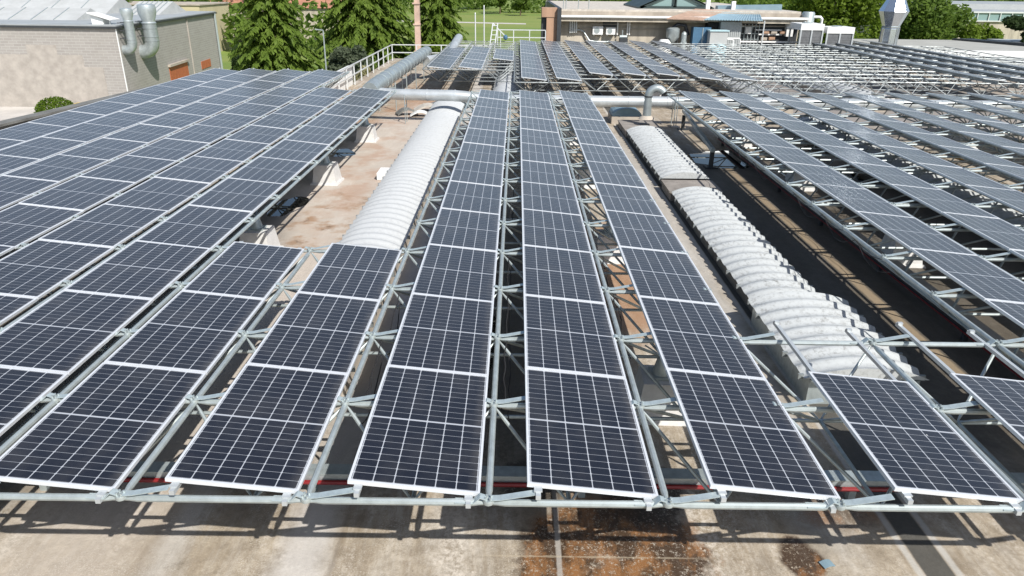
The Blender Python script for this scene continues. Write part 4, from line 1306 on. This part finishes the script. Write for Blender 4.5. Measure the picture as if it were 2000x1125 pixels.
for i, (x, y, h, r_, l) in enumerate(((11.5, 262, 6.5, 2.3, "lone dark round tree on the field left of the workshop roof"), (1.5, 285, 9, 4.5, "pale leafy tree at the back of the field"), (-6.5, 300, 9, 5.5, "broad tree at the back left of the field"), (-24, 270, 10, 5, "tree beyond the field road left"))):
    broadleaf('broadleaf_tree', l, x, y, GZ + h * 0.6, r_, r_, h * 0.42, 2600, 0.5, M['leaf2'] if i else M['leaf_dark'], 50 + i, nl=10)
# far off wood that reads as one mass
rnd = random.Random(9)
ws = []
for i in range(150):
    x = rnd.uniform(-260, 260); y = rnd.uniform(305, 380) + abs(x) * 0.05
    r_ = rnd.uniform(5, 9)
    ws.append((x, y, GZ + r_ * rnd.uniform(0.7, 1.1), r_, r_ * 0.8, r_))
for i in range(60):
    x = rnd.uniform(-150, -25); y = rnd.uniform(125, 175)
    r_ = rnd.uniform(3.5, 6)
    ws.append((x, y, GZ + r_ * rnd.uniform(0.7, 1.0), r_, r_ * 0.8, r_))
for i in range(46):
    x = rnd.uniform(55, 150); y = rnd.uniform(150, 200)
    r_ = rnd.uniform(4, 7)
    ws.append((x, y, GZ + r_ * rnd.uniform(0.7, 1.0), r_, r_ * 0.8, r_))
tag(leaf_blob(ws, 70000, 0.75, rnd).build('distant_wood', M['leaf2'], smooth=False), "distant green wood closing off the fields at the top", "wood", kind='stuff')

# pillar and lamp post between the trees
mb = MB(); mb.hexa([(-8.25, 57.75, GZ), (-7.75, 57.75, GZ), (-7.75, 58.25, GZ), (-8.25, 58.25, GZ)], [(-8.12, 57.8, 3.6), (-7.72, 57.8, 3.6), (-7.72, 58.2, 3.6), (-8.12, 58.2, 3.6)])
for z in (-4, -1.5, 0.6, 2.2): mb.box(-8.27, -7.7, 57.72, 58.28, z, z + 0.12)
tag(mb.build('pillar', M['pole'], loc=(-8, 58, GZ), smooth=False), "pale pink concrete pillar standing between the conifers", "pillar")
mb = MB(); mb.tube((-13.25, 48, GZ), (-13.2, 48, 0.72), 0.07, 8, 0.045); mb.bar((-13.2, 48, 0.74), (-13.75, 48, 0.8), 0.12, 0.06); mb.tube((-13.25, 48, GZ), (-13.25, 48, GZ + 0.5), 0.12, 8)
tag(mb.build('lamp_post', M['galv'], loc=(-13.25, 48, GZ)), "slim grey lamp post between conifer and grey green shrub", "lamp post")

# ------------------------------------------------------------------ workshop building behind the far array
WY = 53.7
root = thing('workshop_building', "low cream workshop building with gutters and clutter behind the far array", "building", (12, WY, RZ))
mb = MB(); mb.box(3.5, 21.7, WY, 80, GZ, 1.25); mb.build('wall', M['cream'], root, smooth=False)
mb = MB(); mb.box(3.3, 21.9, WY - 0.9, WY - 0.6, 1.28, 1.72); mb.box(3.3, 21.9, WY - 0.6, 80.3, 1.28, 1.5); mb.build('fascia', M['cream'], root, smooth=False)
mb = MB(); mb.box(3.3, 21.9, WY + 0.1, 80, 1.5, 1.95); mb.build('upper_roof', M['tan'], root, smooth=False)
mb = MB(); mb.box(3.3, 21.9, WY + 0.6, 79.6, 1.95, 2.08); mb.build('roof', M['debris'], root, smooth=False)
mb = MB(); mb.tube((3.3, WY - 1.0, 1.62), (21.9, WY - 1.0, 1.62), 0.09, 8); mb.build('gutter', M['white'], root)
mb = MB(); mb.box(4.9, 21.6, WY - 0.12, WY, 1.0, 1.1); mb.box(4.9, 12.4, WY - 0.12, WY, 0.72, 0.78); mb.build('wall_pipe', M['tan'], root, smooth=False)
mb = MB(); mb.box(3.2, 3.5, WY - 1.2, WY + 20, RZ - 3, 2.2); mb.build('end_wall', M['dark'], root, smooth=False)
mb = MB(); mb.box(2.05, 3.2, WY - 0.9, WY + 0.6, 1.55, 2.2); mb.box(2.42, 3.2, WY - 0.85, WY - 0.2, GZ, 1.55); mb.build('brick_pier', M['orange'], root, smooth=False)
mb = MB(); mb.box(2.05, 2.42, WY - 0.5, WY + 0.4, GZ, 1.55); mb.build('dark_recess', M['dark'], root, smooth=False)
mb = MB(); mb.box(6.75, 7.83, WY - 0.08, WY, 0.88, 1.24)
for i in range(4): mb.bar((6.75, WY - 0.12, 0.93 + 0.09 * i), (7.83, WY - 0.12, 0.93 + 0.09 * i), 0.08, 0.03)
mb.build('louvre_window', M['dark'], root, smooth=False)
for x in (4.25, 4.4, 4.56, 4.72):
    mb = MB(); mb.tube((x, WY - 0.2, 0.4 + (x - 4.25) * 0.1), (x, WY - 0.2, 1.27), 0.06, 8); mb.build('vent_tube', M['bright'], root)
mb = MB(); mb.path([(4.5, WY - 0.15, 0.62), (5.05, WY - 0.15, 0.62), (5.3, WY - 0.15, 0.5), (5.75, WY - 0.2, -0.12), (6.2, WY - 0.2, -0.2), (8.0, WY - 0.2, -0.2)], 0.06, 8); mb.build('diagonal_pipe', M['galv'], root)
for x in (7.86, 8.62, 8.78):
    mb = MB(); mb.tube((x, WY - 0.15, 0.3), (x, WY - 0.15, 1.27), 0.055, 8); mb.build('downpipe', M['white'], root)
# gable rooflight
mb = MB()
gx0, gx1, gy0, gy1 = 10.1, 15.8, 57.5, 66
apx = 12.9
for y in (gy0,):
    for a, b in (((gx0, y, 2.15), (apx, y, 3.35)), ((apx, y, 3.35), (gx1, y, 2.15)), ((gx0, y, 2.18), (gx1, y, 2.18)), ((apx, y, 2.2), (apx, y, 3.3)), ((apx - 0.1, y, 2.2), (apx - 0.1, y, 3.25))):
        mb.bar(a, b, 0.2, 0.2)
mb.hexa([(gx0 - 0.2, gy0 - 0.1, 2.09), (apx, gy0 - 0.1, 3.35), (apx, gy1, 3.35), (gx0 - 0.2, gy1, 2.09)], [(gx0 - 0.2, gy0 - 0.1, 2.2), (apx, gy0 - 0.1, 3.47), (apx, gy1, 3.47), (gx0 - 0.2, gy1, 2.2)])
mb.hexa([(apx, gy0 - 0.1, 3.35), (gx1 + 0.2, gy0 - 0.1, 2.09), (gx1 + 0.2, gy1, 2.09), (apx, gy1, 3.35)], [(apx, gy0 - 0.1, 3.47), (gx1 + 0.2, gy0 - 0.1, 2.2), (gx1 + 0.2, gy1, 2.2), (apx, gy1, 3.47)])
gb = mb.build('gable_rooflight', M['green_frame'], root, smooth=False)
mb = MB(); mb.face([(gx0, gy0 + 0.06, 2.1), (gx1, gy0 + 0.06, 2.1), (apx, gy0 + 0.06, 3.33)]); mb.build('pane', M['glass'], gb, smooth=False)
mb = MB(); mb.box(15.0, 15.3, WY + 2.2, WY + 2.5, 2.08, 2.9); mb.box(17.5, 17.8, WY + 4, WY + 4.3, 2.08, 2.7); mb.build('roof_pipe', M['white'], root, smooth=False)
mb = MB(); mb.hexa([(16.6, 58.5, 2.085), (21.3, 57, 2.085), (21.6, 58.2, 2.085), (16.9, 60.5, 2.085)], [(16.6, 58.5, 2.3), (21.3, 57, 2.5), (21.6, 58.2, 2.5), (16.9, 60.5, 2.3)]); mb.build('roof_duct', M['canopy_blue'], root, smooth=False)
mb = MB()
for x, h in ((3.75, 2.6), (3.95, 2.2), (4.9, 1.2), (5.7, 0.8)):
    mb.tube((x, WY + 1.0, 2.05), (x, WY + 1.0, 2.05 + h), 0.035, 6)
mb.build('antenna_poles', M['galv'], root)
# ribbed cabin, lattice bay and canopies belong to the building
mb = MB(); mb.box(15.35, 16.9, WY - 1.4, WY, RZ, 1.4)
for i in range(10): mb.box(15.4 + i * 0.15, 15.46 + i * 0.15, WY - 1.43, WY - 1.4, RZ, 1.38)
cb = mb.build('ribbed_cabin', M['pale_roof'], root, smooth=False)
mb = MB(); mb.box(14.5, 15.34, WY - 0.9, WY - 0.1, 0.9, 1.35); mb.build('dark_hatch', M['black'], root, smooth=False)
def sheet(n, A, B, C, D, mat, name, t=0.05):
    """corrugated sheet between front edge A-B and back edge D-C"""
    A, B, C, D = map(Vector, (A, B, C, D))
    mb = MB()
    for i in range(n):
        t0, t1, tm = i / n, (i + 1) / n, (i + 0.5) / n
        for a, b, za, zb in ((t0, tm, 0, 0.05), (tm, t1, 0.05, 0)):
            p, q, r_, s_ = A.lerp(B, a), A.lerp(B, b), D.lerp(C, b), D.lerp(C, a)
            mb.hexa([p + Vector((0, 0, za)), q + Vector((0, 0, zb)), r_ + Vector((0, 0, zb)), s_ + Vector((0, 0, za))], [p + Vector((0, 0, za + t)), q + Vector((0, 0, zb + t)), r_ + Vector((0, 0, zb + t)), s_ + Vector((0, 0, za + t))])
    return mb.build(name, mat, root, smooth=False)
sheet(30, (11.2, 51.9, 1.52), (13.9, 51.9, 1.44), (16.7, 55, 2.02), (14.0, 55.2, 2.1), M['canopy_brown'], 'brown_canopy')
sheet(22, (13.85, 51.6, 1.5), (18.2, 51.6, 1.48), (18.9, 55, 1.99), (16.4, 55, 2.0), M['canopy_blue'], 'blue_canopy')
mb = MB(); mb.box(16.95, 21.6, WY - 0.06, WY - 0.01, RZ, 1.3); mb.build('dark_bay', M['dark'], root, smooth=False)
mb = MB()
for i in range(7): mb.bar((17.0 + i * 0.27, WY - 0.15, RZ), (17.0 + i * 0.27, WY - 0.15, 1.2), 0.05, 0.05)
for z in (0.1, 0.5, 1.0): mb.bar((16.95, WY - 0.1, z), (18.7, WY - 0.1, z), 0.05, 0.05)
mb.build('lattice_screen', M['galv'], root, smooth=False)
mb = MB(); mb.box(17.55, 18.0, WY - 0.3, WY - 0.18, 0.5, 1.0); mb.build('white_board', M['white'], root, smooth=False)
mb = MB(); mb.box(18.5, 21.2, WY - 0.5, WY - 0.1, 1.38, 1.52); mb.box(20.6, 21.1, WY - 0.55, WY - 0.05, 0.35, 1.38); mb.build('white_duct', M['white'], root, smooth=False)
mb = MB(); mb.box(18.6, 20.4, WY - 0.3, WY - 0.1, 0.42, 0.52); mb.box(18.3, 20.3, WY - 0.35, WY - 0.1, 0.75, 0.83); mb.box(16.7, 21.5, WY - 1.3, WY - 1.2, -0.05, 0.06); mb.build('shelf', M['white'], root, smooth=False)
for x in (18.5, 21.5):
    mb = MB(); mb.tube((x, WY - 1.6, RZ), (x, WY - 1.6, 1.5), 0.05, 6); mb.build('canopy_post', M['rail_white'], root)
for i, (x, z) in enumerate(((18.9, 0.6), (19.5, 0.6), (19.4, 0.15), (18.8, 0.12), (20.2, 0.6))):
    mb = MB(); mb.box(x, x + 0.45, WY - 0.4, WY - 0.16, z - 0.08, z + 0.14); mb.box(x + 0.05, x + 0.4, WY - 0.42, WY - 0.4, z - 0.04, z + 0.1)
    tag(mb.build('crate', M['tan'] if i % 2 else M['orange'], loc=(x, WY - 0.3, z - 0.08), smooth=False), ["reddish box at left on the workshop bay shelf", "grey box in the middle of the workshop bay shelf", "reddish box low under the workshop bay shelf", "grey box at lower left of the workshop bay", "reddish box at right on the workshop bay shelf"][i], "box")

def ac(label, x0, x1, z0, z1):
    root = thing('air_conditioner', label, "air conditioner", ((x0 + x1) / 2, WY - 0.25, z0), "air conditioners on the workshop wall")
    mb = MB(); mb.box(x0, x1, WY - 0.45, WY - 0.05, z0, z1); mb.build('casing', M['white'], root, smooth=False)
    mb = MB(); c = x0 + (x1 - x0) * 0.4; r_ = (z1 - z0) * 0.38; zc = (z0 + z1) / 2
    mb.path([(c, WY - 0.462, zc), (c, WY - 0.452, zc)], r_, 18); mb.build('fan_grille', M['galv'], root)
    mb = MB(); mb.bar((x0 + 0.1, WY - 0.45, z0 - 0.04), (x0 + 0.1, WY, z0 - 0.04), 0.05, 0.05); mb.bar((x1 - 0.1, WY - 0.45, z0 - 0.04), (x1 - 0.1, WY, z0 - 0.04), 0.05, 0.05); mb.build('bracket', M['galv'], root, smooth=False)
ac("left white air conditioner on the cream workshop wall", 5.96, 6.73, 0.33, 0.91)
ac("right white air conditioner under the dark louvre window", 6.98, 7.67, 0.34, 0.84)
root = thing('pump_unit', "small dark pump standing at the foot of the cream wall", "pump", (8.3, WY - 0.6, RZ))
mb = MB(); mb.box(7.99, 8.6, WY - 0.9, WY - 0.35, RZ, 0.1); mb.build('stand', M['dark'], root, smooth=False)
mb = MB(); mb.tube((8.0, WY - 0.6, 0.2), (8.55, WY - 0.6, 0.2), 0.13, 10); mb.tube((8.2, WY - 0.6, 0.25), (8.2, WY - 0.6, 0.7), 0.04, 6); mb.build('motor', M['galv'], root)
root = thing('dust_collector', "dark grey hopper machine beside the blue cabinet", "machine", (11.9, WY - 1.1, RZ))
mb = MB(); mb.lathe(11.9, WY - 1.1, [(0.12, -0.25), (0.5, 0.25), (0.5, 0.85), (0.35, 0.95)], 14); mb.build('hopper', M['duct_dull'], root)
mb = MB(); mb.path([(11.9, WY - 1.1, 0.9), (12.2, WY - 1.1, 1.15), (12.8, WY - 1.0, 1.1), (13.1, WY - 0.9, 0.4)], 0.14, 10); mb.build('pipe', M['dark'], root)
mb = MB(); 
for a in (-0.35, 0.35):
    for b in (-0.35, 0.35): mb.bar((11.9 + a, WY - 1.1 + b, RZ), (11.9 + a, WY - 1.1 + b, 0.2), 0.05, 0.05)
mb.build('legs', M['dark'], root, smooth=False)
root = thing('waste_bag', "white bulk bag lying left of the dark hopper machine", "bag", (11.2, WY - 1.6, RZ))
mb = MB(); mb.lathe(11.2, WY - 1.7, [(0.5, RZ), (0.55, -0.6), (0.5, -0.1), (0.3, 0.12)], 12); mb.build('sack', M['white'], root)
mb = MB(); mb.tube((12.7, WY - 1.4, RZ), (12.7, WY - 1.4, 0.5), 0.2, 14); mb.lathe(12.7, WY - 1.4, [(0.2, 0.5), (0.15, 0.6), (0.05, 0.68)], 14); mb.tube((12.5, WY - 1.4, -0.2), (12.9, WY - 1.4, -0.2), 0.22, 4)
tag(mb.build('gas_cylinder', M['galv'], loc=(12.7, WY - 1.4, RZ)), "grey upright cylinder left of the blue cabinet", "cylinder")
root = thing('cabinet', "tall dark blue cabinet outside the workshop", "cabinet", (14.0, WY - 1.2, RZ))
mb = MB(); mb.box(13.3, 14.6, WY - 1.7, WY - 0.9, RZ, 1.0); mb.build('body', M['blue'], root, smooth=False)
mb = MB(); mb.box(13.97, 14.03, WY - 1.73, WY - 1.7, RZ, 0.95); mb.tube((14.12, WY - 1.72, 0.1), (14.12, WY - 1.72, 0.4), 0.02, 6); mb.build('door_edge', M['galv'], root, smooth=False)
root = thing('water_tank', "pale cyan box tank with a rounded lower bag by the cabinet", "tank", (15.0, WY - 2.2, RZ))
mb = MB(); mb.box(14.35, 15.65, WY - 2.6, WY - 1.8, -0.1, 0.78); mb.build('body', M['shed_white'], root, smooth=False)
mb = MB(); mb.box(14.28, 15.72, WY - 2.67, WY - 1.73, 0.78, 0.86); mb.build('lid', M['cyan'], root, smooth=False)
mb = MB(); mb.lathe(15.0, WY - 2.3, [(0.6, RZ), (0.75, -0.8), (0.7, -0.3), (0.5, -0.1)], 14); mb.build('bag', M['cyan'], root)
mb = MB()
mb.path([(16.2, WY - 2.2, RZ), (16.2, WY - 2.2, 0.15), (16.0, WY - 2.2, 0.22), (15.66, WY - 2.2, 0.22)], 0.05, 8); mb.path([(16.7, WY - 2.2, RZ), (16.7, WY - 2.2, 0.2), (16.6, WY - 2.2, 0.28), (15.66, WY - 2.2, 0.28)], 0.05, 8)
mb.build('pipe', M['white'], root)
# steel tank and rooftop coolers
root = thing('steel_tank', "upright grey steel tank with white pipe above the coolers", "tank", (22.2, WY, RZ))
mb = MB(); mb.lathe(22.25, WY, [(0.47, RZ), (0.47, 2.0), (0.4, 2.1)], 18); mb.build('drum', M['galv'], root)
mb = MB(); mb.path([(22.6, WY - 0.2, 1.75), (23.1, WY - 0.2, 1.75), (23.25, WY - 0.2, 1.6), (23.25, WY - 0.2, RZ)], 0.1, 10); mb.build('pipe', M['white'], root)
def cooler(label, x0, x1, y0, y1, zt):
    root = thing('rooftop_cooler', label, "cooling unit", ((x0 + x1) / 2, y0, RZ), "rooftop cooling units")
    mb = MB(); mb.box(x0, x1, y0, y1, zt - 0.42, zt); mb.build('top_hood', M['white'], root, smooth=False)
    mb = MB()
    for x in (x0 + 0.05, (x0 + x1) / 2, x1 - 0.05):
        for y in (y0 + 0.05, y1 - 0.05): mb.bar((x, y, RZ), (x, y, zt - 0.42), 0.1, 0.1)
    mb.bar((x0, y0 + 0.05, RZ + 0.5), (x1, y0 + 0.05, RZ + 0.5), 0.1, 0.1); mb.bar((x1 - 0.05, y0, RZ + 0.5), (x1 - 0.05, y1, RZ + 0.5), 0.1, 0.1)
    mb.build('frame', M['rail_alu'], root, smooth=False)
    for a, b, c, d in ((x0 + 0.1, x1 - 0.1, y0 + 0.06, y0 + 0.12), (x1 - 0.12, x1 - 0.06, y0 + 0.1, y1 - 0.1)):
        mb = MB(); mb.box(a, b, c, d, RZ + 0.1, zt - 0.43)
        for i in range(9):
            z = RZ + 0.6 + i * 0.17
            if z < zt - 0.5: mb.box(a, b, c - 0.015 if b - a > 0.5 else c, d, z, z + 0.03)
        mb.build('grille', M['grille'], root, smooth=False)
    mb = MB(); mb.lathe((x0 + x1) / 2, (y0 + y1) / 2, [(0.35, zt + 0.003), (0.35, zt + 0.06), (0.28, zt + 0.07)], 16); mb.build('fan_cowl', M['galv'], root)
cooler("left white rooftop cooling unit with dark grille", 20.45, 22.1, 49.9, 52.2, 1.42)
cooler("right white rooftop cooling unit beside the left one", 22.35, 24.3, 49.9, 51.6, 1.22)

# shiny chimney
root = thing('metal_chimney', "shiny faceted sheet metal chimney cone on the right", "chimney", (28.8, 54, RZ))
cx, cy = 28.8, 54.0
mb = MB(); mb.lathe(cx, cy, [(0.62, RZ), (0.62, 0.95), (0.58, 1.1)], 8); mb.build('shaft', M['steel'], root, smooth=False)
mb = MB(); mb.lathe(cx, cy, [(0.6, 1.1), (1.03, 2.15), (1.05, 2.2)], 8); mb.build('lower_cone', M['steel'], root, smooth=False)
mb = MB(); mb.lathe(cx, cy, [(1.06, 2.2), (0.55, 3.25), (0.55, 3.6), (0.75, 3.75)], 8); mb.build('upper_cone', M['steel'], root, smooth=False)
mb = MB(); mb.lathe(cx, cy, [(0.66, 1.02), (0.66, 1.12)], 8)
for k in range(8):
    t = 2 * math.pi * (k + 0.5) / 8
    mb.bar((cx + 0.63 * math.cos(t), cy + 0.63 * math.sin(t), RZ), (cx + 0.63 * math.cos(t), cy + 0.63 * math.sin(t), 1.0), 0.05, 0.05)
mb.build('ribs', M['galv_far'], root, smooth=False)

# buildings on the right
root = thing('flat_roof_building', "low building with grey felt roof and pale metal front roof at right", "building", (42, 50, GZ))
mb = MB(); mb.box(32.3, 58, 35, 53.5, GZ, -1.15); mb.box(30.5, 43.5, 54, 66, GZ, -0.75); mb.build('wall', M['cream'], root, smooth=False)
mb = MB(); mb.box(32.2, 58, 35, 53.4, -1.15, -1.0)
for i in range(40): mb.box(32.2, 58, 35.2 + i * 0.45, 35.28 + i * 0.45, -1.0, -0.94)
mb.build('metal_roof', M['pale_roof'], root, smooth=False)
mb = MB(); mb.box(30.4, 43.6, 53.9, 66.2, -0.75, -0.6); mb.build('felt_roof', M['grey_roof'], root, smooth=False)
mb = MB(); mb.box(30.4, 43.6, 53.55, 53.85, -1.0, -0.55); mb.build('white_kerb', M['white'], root, smooth=False)
mb = MB(); mb.box(43.7, 58, 55.5, 66, GZ, -0.45); mb.build('side_block', M['pale_roof'], root, smooth=False)
mb = MB(); mb.hexa([(40.5, 66.0, -0.6), (43.6, 57.5, -0.6), (44.2, 57.5, -0.6), (42.5, 66.0, -0.6)], [(40.5, 66.0, -0.45), (43.6, 57.5, -0.35), (44.2, 57.5, -0.35), (42.5, 66.0, -0.45)]); mb.build('dark_upstand', M['dark'], root, smooth=False)
root = thing('glazed_factory', "distant factory with a long row of grey windows behind trees", "building", (80, 110, GZ))
mb = MB(); mb.box(60, 110, 111, 140, GZ, -0.7); mb.build('wall', M['cream'], root, smooth=False)
mb = MB(); mb.box(60, 110, 110.9, 111, -0.7, 0.35); mb.build('window_band', M['glass'], root, smooth=False)
mb = MB()
for i in range(30): mb.bar((60.5 + i * 1.7, 110.8, -0.75), (60.5 + i * 1.7, 110.8, 0.4), 0.16, 0.1)
mb.box(60, 110, 110.7, 110.85, 0.35, 0.55); mb.box(60, 110, 110.7, 110.85, -0.85, -0.7)
mb.build('mullions', M['rail_white'], root, smooth=False)
mb = MB(); mb.box(60, 110, 111, 140, -0.7, 0.5); mb.box(58, 112, 125, 150, 0.5, 1.3); mb.build('roof', M['pale_roof'], root, smooth=False)
root = thing('yellow_building', "long pale yellow building behind the left building's roof", "building", (-80, 122, GZ))
mb = MB(); mb.box(-130, -52, 122, 135, GZ, -0.25); mb.build('wall', M['yellow_wall'], root, smooth=False)
mb = MB(); mb.box(-130.2, -51.8, 121.8, 135, -0.25, -0.05); mb.build('roof', M['tan'], root, smooth=False)
root = thing('red_roof_building', "distant low building with terracotta roof behind the left tree", "building", (-48, 150, GZ))
mb = MB(); mb.box(-62, -34, 150, 165, GZ, -1.4); mb.build('wall', M['cream'], root, smooth=False)
mb = MB()
mb.face([(-62.5, 149.5, -1.4), (-33.5, 149.5, -1.4), (-33.5, 157.5, 1.2), (-62.5, 157.5, 1.2)]); mb.face([(-33.5, 165.5, -1.4), (-62.5, 165.5, -1.4), (-62.5, 157.5, 1.2), (-33.5, 157.5, 1.2)])
mb.face([(-62.5, 149.5, -1.4), (-62.5, 157.5, 1.2), (-62.5, 165.5, -1.4)]); mb.face([(-33.5, 149.5, -1.4), (-33.5, 165.5, -1.4), (-33.5, 157.5, 1.2)])
mb.build('roof', M['redroof'], root, smooth=False)
